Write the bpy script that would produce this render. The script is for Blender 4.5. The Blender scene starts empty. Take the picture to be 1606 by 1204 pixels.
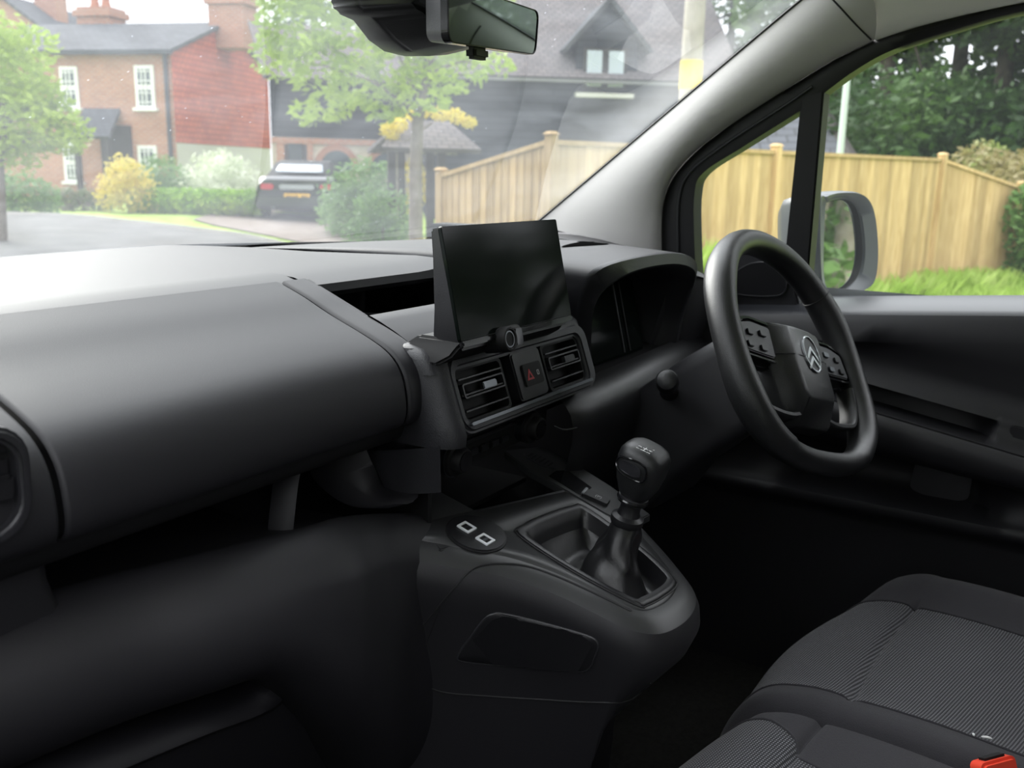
import bpy, bmesh, math, random
import numpy as np
from mathutils import Vector, Matrix

random.seed(7)
S = bpy.context.scene
COL = S.collection
R = math.radians

# ------------------------------------------------------------------ camera
# van axes: x to the driver's side, y forward, z up (metres)
CAM = np.array([-0.846, -0.329, 1.30])
YAW, PITCH, ROLL, FPX = R(57.9), R(12.9), R(1.1), 1448.0
CX, CY = 803.0, 602.0
_d = np.array([math.sin(YAW)*math.cos(PITCH), math.cos(YAW)*math.cos(PITCH), -math.sin(PITCH)])
_r = np.array([math.cos(YAW), -math.sin(YAW), 0.0])
_u = np.cross(_r, _d)
_r, _u = _r*math.cos(ROLL)+_u*math.sin(ROLL), -_r*math.sin(ROLL)+_u*math.cos(ROLL)
cd = bpy.data.cameras.new('camera')
cam = bpy.data.objects.new('camera', cd)
COL.objects.link(cam)
M = Matrix(((_r[0], _u[0], -_d[0], CAM[0]), (_r[1], _u[1], -_d[1], CAM[1]), (_r[2], _u[2], -_d[2], CAM[2]), (0, 0, 0, 1)))
cam.matrix_world = M
cd.sensor_fit = 'HORIZONTAL'
cd.sensor_width = 19.9
cd.lens = 19.9*FPX/1606.0
cd.clip_start = 0.02
cd.clip_end = 500
cd.dof.use_dof = True
cd.dof.focus_distance = 1.0
cd.dof.aperture_fstop = 4.5
S.camera = cam

# ------------------------------------------------------------------ light: a bright overcast sky
W = bpy.data.worlds.new('overcast_sky')
S.world = W
W.use_nodes = True
nt = W.node_tree
nt.nodes.clear()
o_ = nt.nodes.new('ShaderNodeOutputWorld')
b_ = nt.nodes.new('ShaderNodeBackground')
t_ = nt.nodes.new('ShaderNodeTexCoord')
s_ = nt.nodes.new('ShaderNodeSeparateXYZ')
m_ = nt.nodes.new('ShaderNodeMapRange')
c_ = nt.nodes.new('ShaderNodeValToRGB')
nt.links.new(t_.outputs['Generated'], s_.inputs[0])
nt.links.new(s_.outputs['Z'], m_.inputs[0])
m_.inputs[1].default_value = 0.0
m_.inputs[2].default_value = 1.0
c_.color_ramp.elements[0].color = (0.41, 0.415, 0.445, 1)
c_.color_ramp.elements[1].color = (0.95, 0.96, 1.0, 1)
nt.links.new(m_.outputs[0], c_.inputs[0])
nt.links.new(c_.outputs[0], b_.inputs['Color'])
b_.inputs['Strength'].default_value = 5.0
nt.links.new(b_.outputs[0], o_.inputs[0])
sun = bpy.data.lights.new('hazy_sun', 'SUN')
sun.energy = 6.0
sun.angle = R(35)
sun.color = (1.0, 0.97, 0.92)
so = bpy.data.objects.new('hazy_sun', sun)
COL.objects.link(so)
so.rotation_euler = (R(-59), 0, R(-13))

S.view_settings.view_transform = 'Standard'
S.view_settings.look = 'None'
S.view_settings.exposure = 0.3
S.view_settings.gamma = 1.0
S.view_settings.use_curve_mapping = False

# ------------------------------------------------------------------ helpers: survey of the place
def rayv(px, py):
    return _d + _r*((px-CX)/FPX) - _u*((py-CY)/FPX)
def on(px, py, **k):
    v = rayv(px, py)
    (a, val), = k.items()
    i = 'xyz'.index(a)
    return CAM + v*((val-CAM[i])/v[i])
def onp(px, py, a, b, c=0.0):               # plane z = a + b*y + c*x
    v = rayv(px, py)
    return CAM + v*((a+b*CAM[1]+c*CAM[0]-CAM[2])/(v[2]-b*v[1]-c*v[0]))
def onq(px, py, p0, n):                     # plane through p0 with normal n
    v = rayv(px, py)
    n = np.asarray(n, float)
    return CAM + v*(((np.asarray(p0)-CAM)@n)/(v@n))
def ext(px, py, r):                         # horizontal range r from the van
    v = rayv(px, py)
    return CAM + v*(r/math.hypot(v[0], v[1]))
GZ = -0.22                                  # ground outside

# ------------------------------------------------------------------ helpers: shapes
def A(p): return np.asarray(p, float)
def spl(P, n, closed=False):
    P = [A(p) for p in P]
    k = len(P)
    out = []
    segs = k if closed else k-1
    for i in range(n):
        t = i/n*segs if closed else i/(n-1)*segs
        j = min(int(t), segs-1)
        f = t-j
        g = lambda q: P[q % k] if closed else P[max(0, min(k-1, q))]
        p0, p1, p2, p3 = g(j-1), g(j), g(j+1), g(j+2)
        out.append(0.5*((2*p1)+(p2-p0)*f+(2*p0-5*p1+4*p2-p3)*f*f+(3*p1-p0-3*p2+p3)*f**3))
    return out
def lin(P, n):
    P = [A(p) for p in P]
    out = []
    for i in range(n):
        t = i/(n-1)*(len(P)-1)
        j = min(int(t), len(P)-2)
        out.append(P[j]*(1-t+j)+P[j+1]*(t-j))
    return out
def grid(rows, cu=False, cv=False, cap=False):
    nr, nc = len(rows), len(rows[0])
    V = [tuple(p) for r in rows for p in r]
    F = []
    for i in range(nr if cv else nr-1):
        for j in range(nc if cu else nc-1):
            a, b = i*nc+j, i*nc+(j+1) % nc
            c, d = ((i+1) % nr)*nc+(j+1) % nc, ((i+1) % nr)*nc+j
            F.append((a, b, c, d))
    if cap:
        F.append(tuple(range(nc-1, -1, -1)))
        F.append(tuple((nr-1)*nc+j for j in range(nc)))
    return V, F
def join(*parts):
    V, F = [], []
    for v, f in parts:
        o = len(V)
        V += list(v)
        F += [tuple(i+o for i in q) for q in f]
    return V, F
class Fr:
    """a local frame: origin o, axes u, v, n"""
    def __init__(s, o, u, v):
        s.o = A(o)
        s.u = A(u)/np.linalg.norm(u)
        v = A(v)-s.u*(A(v)@s.u)
        s.v = v/np.linalg.norm(v)
        s.n = np.cross(s.u, s.v)
    def p(s, a, b, c=0.0): return s.o+s.u*a+s.v*b+s.n*c
    def at(s, a, b, c=0.0):
        f = Fr(s.p(a, b, c), s.u, s.v)
        return f
WORLD = Fr((0, 0, 0), (1, 0, 0), (0, 1, 0))
def rrect(w, h, r, n=5, cx=0, cy=0):
    out = []
    for sx, sy, a0 in ((1, 1, 0), (-1, 1, 90), (-1, -1, 180), (1, -1, 270)):
        for i in range(n+1):
            a = R(a0+90*i/n)
            out.append((cx+sx*(w/2-r)+r*math.cos(a), cy+sy*(h/2-r)+r*math.sin(a)))
    return out
def circ(r, n=24, cx=0, cy=0, ry=None):
    ry = ry or r
    return [(cx+r*math.cos(2*math.pi*i/n), cy+ry*math.sin(2*math.pi*i/n)) for i in range(n)]
def rpoly(P, r, n=4):
    out = []
    k = len(P)
    for i in range(k):
        p, a, b = A(P[i]), A(P[i-1]), A(P[(i+1) % k])
        da, db = a-p, b-p
        la, lb = np.linalg.norm(da), np.linalg.norm(db)
        q = min(r, la*.45, lb*.45)
        s, e = p+da/la*q, p+db/lb*q
        for j in range(n+1):
            t = j/n
            out.append(tuple((1-t)**2*s+2*t*(1-t)*p+t*t*e))
    return out
def prism(fr, P, c0, c1):
    n = len(P)
    V = [tuple(fr.p(a, b, c0)) for a, b in P]+[tuple(fr.p(a, b, c1)) for a, b in P]
    F = [tuple(range(n-1, -1, -1)), tuple(range(n, 2*n))]
    F += [(i, (i+1) % n, n+(i+1) % n, n+i) for i in range(n)]
    return V, F
def taper(fr, P, c0, c1, k=0.9, kc=None):
    n = len(P)
    cx = sum(p[0] for p in P)/n
    cy = sum(p[1] for p in P)/n
    V = [tuple(fr.p(a, b, c0)) for a, b in P]+[tuple(fr.p(cx+(a-cx)*k, cy+(b-cy)*k, c1)) for a, b in P]
    F = [tuple(range(n-1, -1, -1)), tuple(range(n, 2*n))]
    F += [(i, (i+1) % n, n+(i+1) % n, n+i) for i in range(n)]
    return V, F
def ringp(fr, P, Q, c0, c1):
    n = len(P)
    V = [tuple(fr.p(a, b, c0)) for a, b in P]+[tuple(fr.p(a, b, c1)) for a, b in P]
    V += [tuple(fr.p(a, b, c1)) for a, b in Q]+[tuple(fr.p(a, b, c0)) for a, b in Q]
    F = []
    for k in range(4):
        for i in range(n):
            j = (i+1) % n
            F.append((k*n+i, k*n+j, ((k+1) % 4)*n+j, ((k+1) % 4)*n+i))
    return V, F
def box(fr, w, d, h, c=(0, 0, 0)):
    x, y, z = c
    return prism(fr, [(x-w/2, y-d/2), (x+w/2, y-d/2), (x+w/2, y+d/2), (x-w/2, y+d/2)], z-h/2, z+h/2)
def tube(path, r, n=10, closed=False, cap=True):
    P = [A(p) for p in path]
    k = len(P)
    rs = r if hasattr(r, '__len__') else [r]*k
    rows = []
    ref = None
    for i in range(k):
        t = (P[(i+1) % k]-P[i-1]) if closed else (P[min(k-1, i+1)]-P[max(0, i-1)])
        t = t/np.linalg.norm(t)
        if ref is None:
            ref = A((0, 0, 1)) if abs(t[2]) < .9 else A((1, 0, 0))
        a = np.cross(t, ref)
        a /= np.linalg.norm(a)
        b = np.cross(a, t)
        ref = b
        rows.append([P[i]+rs[i]*(a*math.cos(2*math.pi*j/n)+b*math.sin(2*math.pi*j/n)) for j in range(n)])
    return grid(rows, cu=True, cv=closed, cap=cap and not closed)
def lathe(fr, prof, n=24):                  # prof: (radius, height along n)
    rows = [[fr.p(r*math.cos(2*math.pi*j/n), r*math.sin(2*math.pi*j/n), h) for j in range(n)] for r, h in prof]
    return grid(rows, cu=True, cap=True)

from mathutils.bvhtree import BVHTree
def caster(VF):
    t = BVHTree.FromPolygons([Vector(v) for v in VF[0]], VF[1])
    def f(px, py, lift=.0004):
        v = rayv(px, py)
        loc, nn, _, _ = t.ray_cast(Vector(CAM), Vector(v))
        if loc is None: return None
        nn = A(nn)
        if nn @ v > 0: nn = -nn
        return A(loc)+nn*lift
    return f

# ------------------------------------------------------------------ helpers: objects
def mesh(name, VF, mat, parent=None, smooth=38, bev=0, seg=2, solid=0, sub=0, label=None, off=-1):
    V, F = VF
    me = bpy.data.meshes.new(name)
    me.from_pydata([tuple(map(float, v)) for v in V], [], F)
    bm = bmesh.new()
    bm.from_mesh(me)
    bmesh.ops.recalc_face_normals(bm, faces=bm.faces)
    if bev:
        es = [e for e in bm.edges if len(e.link_faces) == 2 and e.calc_face_angle(0) > R(28)]
        bmesh.ops.bevel(bm, geom=es, offset=bev, segments=seg, affect='EDGES', clamp_overlap=True)
    bm.to_mesh(me)
    bm.free()
    if smooth:
        me.shade_smooth()
        me.set_sharp_from_angle(angle=R(smooth))
    ob = bpy.data.objects.new(name, me)
    COL.objects.link(ob)
    me.materials.append(mat)
    if parent:
        ob.parent = parent
        ob.matrix_parent_inverse = parent.matrix_world.inverted() if parent.type != 'EMPTY' else Matrix.Translation(-Vector(parent.location))
    if solid:
        md = ob.modifiers.new('thickness', 'SOLIDIFY')
        md.thickness = solid
        md.offset = off
    if sub:
        md = ob.modifiers.new('smooth', 'SUBSURF')
        md.levels = md.render_levels = sub
    if label:
        ob['label'] = label
    return ob
def thing(name, label, cat, loc=(0, 0, 0), group=None):
    o = bpy.data.objects.new(name, None)
    COL.objects.link(o)
    o.location = loc
    o.empty_display_size = .05
    o['label'] = label
    o['category'] = cat
    if group: o['group'] = group
    return o
def tag(o, label, cat, group=None):
    o['label'] = label
    o['category'] = cat
    if group: o['group'] = group
    return o
def struct(o):
    o['kind'] = 'structure'
    return o
def dup(o, parent=None):
    c = o.copy()
    COL.objects.link(c)
    if parent: c.parent = parent
    for ch in o.children:
        dup(ch, c)
    return c
def text(name, body, fr, size, mat, parent, depth=0.0004):
    cu = bpy.data.curves.new(name, 'FONT')
    cu.body = body
    cu.size = size
    cu.align_x = 'CENTER'
    cu.align_y = 'CENTER'
    cu.extrude = depth
    tmp = bpy.data.objects.new(name, cu)
    me = bpy.data.meshes.new_from_object(tmp)
    bpy.data.objects.remove(tmp)
    bpy.data.curves.remove(cu)
    ob = bpy.data.objects.new(name, me)
    COL.objects.link(ob)
    me.materials.clear()
    me.materials.append(mat)
    m = Matrix(((fr.u[0], fr.v[0], fr.n[0], fr.o[0]), (fr.u[1], fr.v[1], fr.n[1], fr.o[1]), (fr.u[2], fr.v[2], fr.n[2], fr.o[2]), (0, 0, 0, 1)))
    me.transform(m)
    if parent:
        ob.parent = parent
        ob.matrix_parent_inverse = Matrix.Translation(-Vector(parent.location)) if parent.type == 'EMPTY' else Matrix()
    return ob

# ------------------------------------------------------------------ materials
def lnk(nt, a, b): nt.links.new(a, b)
def mat(name, col, rough=.5, spec=.5, metal=0, var=0.0, vscale=5, bump=0.0, bscale=200, coat=0, col2=None, sheen=0, detail=4):
    m = bpy.data.materials.new(name)
    m.use_nodes = True
    nt = m.node_tree
    p = nt.nodes['Principled BSDF']
    p.inputs['Base Color'].default_value = (*col, 1)
    p.inputs['Roughness'].default_value = rough
    p.inputs['Specular IOR Level'].default_value = spec
    p.inputs['Metallic'].default_value = metal
    p.inputs['Coat Weight'].default_value = coat
    p.inputs['Coat Roughness'].default_value = .05
    if sheen:
        p.inputs['Sheen Weight'].default_value = sheen
    tc = None
    if var or col2 or bump:
        tc = nt.nodes.new('ShaderNodeTexCoord')
    if var or col2:
        n = nt.nodes.new('ShaderNodeTexNoise')
        n.inputs['Scale'].default_value = vscale
        n.inputs['Detail'].default_value = detail
        lnk(nt, tc.outputs['Object'], n.inputs['Vector'])
        r = nt.nodes.new('ShaderNodeValToRGB')
        c2 = col2 or tuple(c*(1+var) for c in col)
        c1 = col if col2 else tuple(c*(1-var) for c in col)
        r.color_ramp.elements[0].color = (*c1, 1)
        r.color_ramp.elements[1].color = (*c2, 1)
        r.color_ramp.elements[0].position = .32
        r.color_ramp.elements[1].position = .68
        lnk(nt, n.outputs['Fac'], r.inputs[0])
        lnk(nt, r.outputs[0], p.inputs['Base Color'])
    if bump:
        n = nt.nodes.new('ShaderNodeTexNoise')
        n.inputs['Scale'].default_value = bscale
        n.inputs['Detail'].default_value = 3
        lnk(nt, tc.outputs['Object'], n.inputs['Vector'])
        b = nt.nodes.new('ShaderNodeBump')
        b.inputs['Strength'].default_value = bump
        b.inputs['Distance'].default_value = .001
        lnk(nt, n.outputs['Fac'], b.inputs['Height'])
        lnk(nt, b.outputs[0], p.inputs['Normal'])
    return m
PL = mat('grained_black_plastic', (.0085, .0083, .0105), .57, .5, bump=.10, bscale=900)
PLS = mat('smooth_black_plastic', (.009, .009, .0105), .38, .5, bump=.2, bscale=900)
PLD = mat('matt_black_plastic', (.006, .006, .0065), .6, .3)
GLOSS = mat('gloss_black_plastic', (.008, .008, .009), .12, .5)
RUB = mat('black_rubber_seal', (.010, .010, .011), .6, .4)
GREYPL = mat('dark_grey_plastic', (.018, .018, .021), .42, .5, bump=.4, bscale=900)
LEATH = mat('black_leatherette', (.008, .008, .009), .36, .5, bump=.15, bscale=300)
RIM = mat('wheel_rim_plastic', (.013, .0135, .0145), .36, .5, bump=.35, bscale=1100)
CHROME = mat('satin_chrome', (.62, .64, .66), .22, .5, metal=1)
SATIN = mat('satin_grey_metal', (.16, .17, .18), .35, .5, metal=1)
SCREEN = mat('dark_glass_screen', (.004, .006, .005), .10, .11)
SILL = mat('satin_sill_plastic', (.020, .021, .025), .36, .6)
BEIGE = mat('light_grey_headliner', (.47, .458, .45), .8, .25, bump=.25, bscale=700, var=.03, vscale=9)
USBW = mat('bright_socket_frame', (.72, .74, .76), .35)
LINING = mat('pale_roof_lining_fabric', (.74, .72, .70), .9, .2, bump=.3, bscale=500)
CONT = mat('satin_console_plastic', (.026, .0265, .028), .40, .5, bump=.06, bscale=900)
WHITE = mat('white_print', (.75, .75, .75), .5)
GREYP = mat('grey_print', (.30, .30, .31), .5)
REDP = mat('red_symbol', (.42, .03, .04), .4)
BUCK = mat('red_orange_buckle', (.80, .07, .035), .35)
MIRG = mat('mirror_glass', (.80, .84, .82), .02, .5, metal=1)
RVMG = mat('tinted_mirror_glass', (.26, .32, .28), .03, .5, metal=1)
CARPET = mat('dark_carpet', (.008, .008, .0075), .95, .1, bump=1, bscale=400, var=.3, vscale=120)
BOLST = mat('plain_dark_grey_cloth', (.030, .029, .033), .9, .15, bump=.6, bscale=900, sheen=.08)
def woven():
    m = mat('woven_grey_cloth', (.05, .05, .055), .9, .15, sheen=.1)
    nt = m.node_tree
    p = nt.nodes['Principled BSDF']
    tc = nt.nodes.new('ShaderNodeTexCoord')
    mp = nt.nodes.new('ShaderNodeMapping')
    mp.inputs['Rotation'].default_value = (0, 0, R(12))
    lnk(nt, tc.outputs['Object'], mp.inputs[0])
    ws = []
    for ax, sc in (('X', 95), ('Y', 95)):
        w = nt.nodes.new('ShaderNodeTexWave')
        w.bands_direction = ax
        w.inputs['Scale'].default_value = sc
        w.inputs['Distortion'].default_value = .25
        w.inputs['Detail'].default_value = 1
        lnk(nt, mp.outputs[0], w.inputs['Vector'])
        ws.append(w)
    mul = nt.nodes.new('ShaderNodeMath')
    mul.operation = 'MULTIPLY'
    lnk(nt, ws[0].outputs['Fac'], mul.inputs[0])
    lnk(nt, ws[1].outputs['Fac'], mul.inputs[1])
    r = nt.nodes.new('ShaderNodeValToRGB')
    r.color_ramp.elements[0].color = (.022, .022, .025, 1)
    r.color_ramp.elements[1].color = (.20, .20, .215, 1)
    r.color_ramp.elements[0].position = .2
    r.color_ramp.elements[1].position = .75
    lnk(nt, mul.outputs[0], r.inputs[0])
    lnk(nt, r.outputs[0], p.inputs['Base Color'])
    b = nt.nodes.new('ShaderNodeBump')
    b.inputs['Strength'].default_value = .5
    b.inputs['Distance'].default_value = .001
    lnk(nt, mul.outputs[0], b.inputs['Height'])
    lnk(nt, b.outputs[0], p.inputs['Normal'])
    return m
WOVEN = woven()
def glass(name, haze, tint=(.93, .96, .95), streak=False, refl=.5):
    m = bpy.data.materials.new(name)
    m.use_nodes = True
    nt = m.node_tree
    nt.nodes.clear()
    out = nt.nodes.new('ShaderNodeOutputMaterial')
    tr = nt.nodes.new('ShaderNodeBsdfTransparent')
    tr.inputs[0].default_value = (*tint, 1)
    gl = nt.nodes.new('ShaderNodeBsdfGlossy')
    gl.inputs['Roughness'].default_value = .02
    fr = nt.nodes.new('ShaderNodeFresnel')
    fr.inputs['IOR'].default_value = 1.35
    ml = nt.nodes.new('ShaderNodeMath')
    ml.operation = 'MULTIPLY'
    ml.inputs[1].default_value = refl
    lnk(nt, fr.outputs[0], ml.inputs[0])
    mx = nt.nodes.new('ShaderNodeMixShader')
    lnk(nt, ml.outputs[0], mx.inputs[0])
    lnk(nt, tr.outputs[0], mx.inputs[1])
    lnk(nt, gl.outputs[0], mx.inputs[2])
    last = mx
    if haze:
        df = nt.nodes.new('ShaderNodeBsdfTranslucent')       # film of dust and wiper smears
        df.inputs[0].default_value = (.86, .93, 1.0, 1)
        m2 = nt.nodes.new('ShaderNodeMixShader')
        m2.inputs[0].default_value = haze
        if streak:
            tc = nt.nodes.new('ShaderNodeTexCoord')
            mp = nt.nodes.new('ShaderNodeMapping')
            mp.inputs['Rotation'].default_value = (0, R(25), R(15))
            mp.inputs['Scale'].default_value = (2.2, 2.2, 7)
            n = nt.nodes.new('ShaderNodeTexNoise')
            n.inputs['Scale'].default_value = 2.2
            n.inputs['Detail'].default_value = 6
            n.inputs['Distortion'].default_value = 1.2
            lnk(nt, tc.outputs['Object'], mp.inputs[0])
            lnk(nt, mp.outputs[0], n.inputs['Vector'])
            r = nt.nodes.new('ShaderNodeMapRange')
            r.inputs[1].default_value = .3
            r.inputs[2].default_value = .75
            r.inputs[3].default_value = haze*.62
            r.inputs[4].default_value = haze*1.6
            lnk(nt, n.outputs['Fac'], r.inputs[0])
            # dried specks
            vo = nt.nodes.new('ShaderNodeTexVoronoi')
            vo.inputs['Scale'].default_value = 60
            lnk(nt, tc.outputs['Object'], vo.inputs['Vector'])
            lt = nt.nodes.new('ShaderNodeMath')
            lt.operation = 'LESS_THAN'
            lt.inputs[1].default_value = .075
            lnk(nt, vo.outputs['Distance'], lt.inputs[0])
            n2 = nt.nodes.new('ShaderNodeTexNoise')
            n2.inputs['Scale'].default_value = 3.0
            lnk(nt, tc.outputs['Object'], n2.inputs['Vector'])
            gt = nt.nodes.new('ShaderNodeMath')
            gt.operation = 'GREATER_THAN'
            gt.inputs[1].default_value = .56
            lnk(nt, n2.outputs['Fac'], gt.inputs[0])
            a = nt.nodes.new('ShaderNodeMath')
            a.operation = 'MULTIPLY'
            lnk(nt, lt.outputs[0], a.inputs[0])
            lnk(nt, gt.outputs[0], a.inputs[1])
            a2 = nt.nodes.new('ShaderNodeMath')
            a2.operation = 'MULTIPLY_ADD'
            a2.inputs[1].default_value = .10
            lnk(nt, a.outputs[0], a2.inputs[0])
            lnk(nt, r.outputs[0], a2.inputs[2])
            lnk(nt, a2.outputs[0], m2.inputs[0])
        lnk(nt, mx.outputs[0], m2.inputs[1])
        lnk(nt, df.outputs[0], m2.inputs[2])
        last = m2
    lnk(nt, last.outputs[0], out.inputs[0])
    return m
WSG = glass('dusty_windscreen_glass', .034, streak=True, refl=.5)
SIDEG = glass('clean_side_glass', .015, tint=(.90, .93, .92))
HG = mat('house_window_glass', (.05, .07, .08), .08, .6)
#--STRUCTURE--

# ================================================================== van shell (the setting)
DP0, DN = (.748, 0, 1.12), (1, 0, .2)                   # plane of the driver's door frame, leaning inwards
def dq(px, py, inn=0.0): return onq(px, py, A(DP0)-A((inn, 0, 0)), DN)

# --- windscreen, its right edge along the pillar trim
wsx = [(838, 352, .722), (920, 283, .705), (1050, 173, .673), (1150, 88, .64), (1255, 0, .607), (1330, -60, .585)]
E1 = spl([on(px, py, x=x) for px, py, x in wsx], 26)
def ws_pt(j, t):
    e = E1[j]
    f = j/25
    return A((e[0]*t, e[1]+(.205*(1-f)+.13*f)*(1-t*t), e[2]+(-.040*(1-f)+.035*f)*(1-t*t)))
rows = [[ws_pt(j, -1+2*i/24) for i in range(25)] for j in range(26)]
def ws_top(t): return ws_pt(25, t)
o = struct(mesh('window_1', grid(rows), WSG, label='dusty smeared windscreen with wiper marks'))
mesh('windscreen_edge', tube([r[-1]+A((-.001, -.001, 0)) for r in rows], .0022, 6), RUB, o)

# --- right A-pillar trim: from windscreen edge round to the door seal
sealpx = [(1038, 420), (1037, 360), (1040, 318), (1056, 276), (1096, 233), (1160, 186), (1240, 135), (1310, 92), (1372, 62)]
E2 = spl([dq(px, py, .012) for px, py in sealpx], 26)
rows = []
for i in range(26):
    a, b = E1[i], E2[i]
    mid = (a+b)/2
    bul = A((-.045, -.03, .012))*(1-.25*i/25)
    row = []
    for j in range(9):
        f = j/8
        p = a*(1-f)+b*f+bul*4*f*(1-f)*(0.55+.45*f)
        row.append(p)
    row.append(b+A((.03, .012, .0)))
    rows.append(row)
TRIM = grid(rows)
tr1 = struct(mesh('trim_1', TRIM, BEIGE, label='pale grey trim of the windscreen pillar', smooth=80))
# --- ceiling lining
sealpx2 = [(1372, 62), (1440, 40), (1530, 18), (1640, -4), (1800, -30)]
E3 = spl([dq(px, py, .012) for px, py in sealpx2], 14)
rows = []
P0 = rows_last = None
for i in range(14):
    b = E3[i]
    yy = b[1]
    hx = .585-.02*i/13
    top = A((hx, yy+.05*(1-i/13), 1.60+.012*i/13))
    row = [b+A((.03, 0, 0)), b]
    for j in range(1, 6):
        f = j/6
        row.append(b*(1-f)+top*f+A((-.02, -.01, .0))*math.sin(math.pi*f))
    row.append(top)
    for q in (.4, .2, 0, -.2, -.4, -.6, -.76):
        row.append(A((q, yy+.05*(1-i/13)+.10*(1-(q/.6)**2)*(1-i/13), 1.625)))
    rows.append(row)
rl = rows[-1]
for yy in (-.6, -.9, -1.15):
    rows.append([A((p[0], yy, p[2])) for p in rl])
cl = struct(mesh('ceiling', grid(rows), LINING, smooth=80, label='pale grey roof lining'))
# front header, deepened out of view to cut the light from overhead
def seen_y(p):
    v = A(p)-CAM
    return CY-FPX*(v@_u)/(v@_d)
hd = []
for t in np.linspace(-1, .985, 25):
    e = 25.0
    while e > 15:
        j = int(e)
        p = ws_pt(j, t)*(1-(e-j))+ws_pt(min(25, j+1), t)*(e-j)
        v = p-CAM
        if (v@_d > .05 and seen_y(p) > -22) or e < 22.0+2*abs(t)**4: break
        e -= .25
    p = p+A((0, -.006, -.004))
    q = ws_top(t)
    hd.append([p+A((0, .012, .004)), p, p*.5+q*.5+A((0, -.035, -.012)), q+A((0, -.06, -.006)), A((q[0], q[1]-.13, 1.618))])
struct(mesh('trim_2', grid(hd), BEIGE, smooth=80, label='pale grey header, deepened out of view to cut overhead light'))
tcast = caster(TRIM)
jn = [tcast(px, py, .0004) for px, py in spl([A(p) for p in ((1303, -4), (1320, 14), (1342, 38), (1366, 62))], 14)]
mesh('joint_gap', tube([q for q in jn if q is not None], .0014, 6), RUB, tr1)

# --- the rest of the shell: bulkhead behind the seats, floor, sides below the glass, engine bulkhead, roof skin
o = struct(mesh('wall_rear', box(WORLD, 1.62, .03, 1.30, (0, -1.17, 1.0)), PLD))
o = struct(mesh('floor', box(WORLD, 1.60, 2.1, .04, (0, -.15, .40)), CARPET, label='dark carpeted van floor'))
o = struct(mesh('wall_front', box(WORLD, 1.60, .04, .70, (0, .88, .74)), PLD))
o = struct(mesh('trim_3', box(WORLD, .05, .34, .80, (-.79, .74, .79)), PLD, label='black footwell side trim'))
o = struct(mesh('trim_4', box(WORLD, .06, .55, .80, (.79, .62, .79)), PLD, label='black footwell side trim under the dash'))
body = mat('silver_grey_paint', (.32, .33, .34), .3, .5, coat=.4)
rf = [[A((x, y, 1.675-.02*(x/.7)**4)) for x in np.linspace(-.72, .72, 9)] for y in (.06, -.4, -1.2)]
o = struct(mesh('roof_skin', grid(rf), body, solid=.006))
bn = [[A((x, y, 1.095-.16*max(0, (y-.85))-.05*(x/.8)**2)) for x in np.linspace(-.82, .82, 9)] for y in (.84, 1.1, 1.5, 1.75)]
o = struct(mesh('bonnet_panel', grid(bn), body, solid=.01))

# --- driver's door
door = thing('door_1', 'black driver\'s door with window, armrest and pocket', 'door', (.75, -.2, .5))
del door['category']
door['kind'] = 'structure'
inn = [(1093, 440), (1090, 380), (1090, 305), (1104, 271), (1165, 231), (1257, 173), (1291, 148), (1340, 112), (1400, 79), (1500, 46), (1606, 18), (1800, -10)]
out = [(1038, 440), (1037, 370), (1040, 318), (1060, 268), (1120, 214), (1200, 161), (1240, 135), (1295, 100), (1372, 60), (1490, 27), (1606, 2), (1800, -28)]
I_, O_ = spl([dq(*p) for p in inn], 60), spl([dq(*p) for p in out], 60)
rows = [[O_[i]+A((.03, .015, 0)), O_[i], O_[i]*.6+I_[i]*.4-A((.008, .004, 0)), I_[i]-A((.003, 0, 0)), I_[i]+A((.035, 0, 0))] for i in range(60)]
fr_ = mesh('window_frame', grid(rows), RUB, door, smooth=60)
ln = [O_[i]*.52+I_[i]*.48-A((.0095, .005, 0)) for i in range(1, 34)]
mesh('seal_lip', tube(ln, .0022, 6), GREYPL, fr_)
# divider bar between quarter light and main window
dv = [dq(1258, 150), dq(1294, 140), dq(1268, 440), dq(1225, 470)]
dvb = [dv[0], dv[1], dq(1280, 300), dv[2], dv[3], dq(1245, 330)]
V = [tuple(p-A((.006, 0, 0))) for p in (dv[0], dv[1], dv[2], dv[3])]+[tuple(p+A((.035, 0, 0))) for p in (dv[0], dv[1], dv[2], dv[3])]
F = [(0, 1, 2, 3), (7, 6, 5, 4), (0, 4, 5, 1), (1, 5, 6, 2), (2, 6, 7, 3), (3, 7, 4, 0)]
mesh('divider_bar', (V, F), RUB, door, bev=.003)
# panes
def pane(name, px, inset=.03):
    P = [dq(*p)+A((inset, 0, 0)) for p in px]
    n = len(P)
    V = [tuple(p) for p in P]
    return mesh(name, (V, [tuple(range(n))]), SIDEG, door, smooth=0)
pane('quarter_pane', [(1085, 470), (1085, 300), (1100, 266), (1165, 224), (1270, 160), (1250, 470)])
pane('window_pane', [(1245, 500), (1275, 155), (1340, 106), (1400, 72), (1500, 38), (1606, 10), (1800, -18), (1800, 500)])
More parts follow.
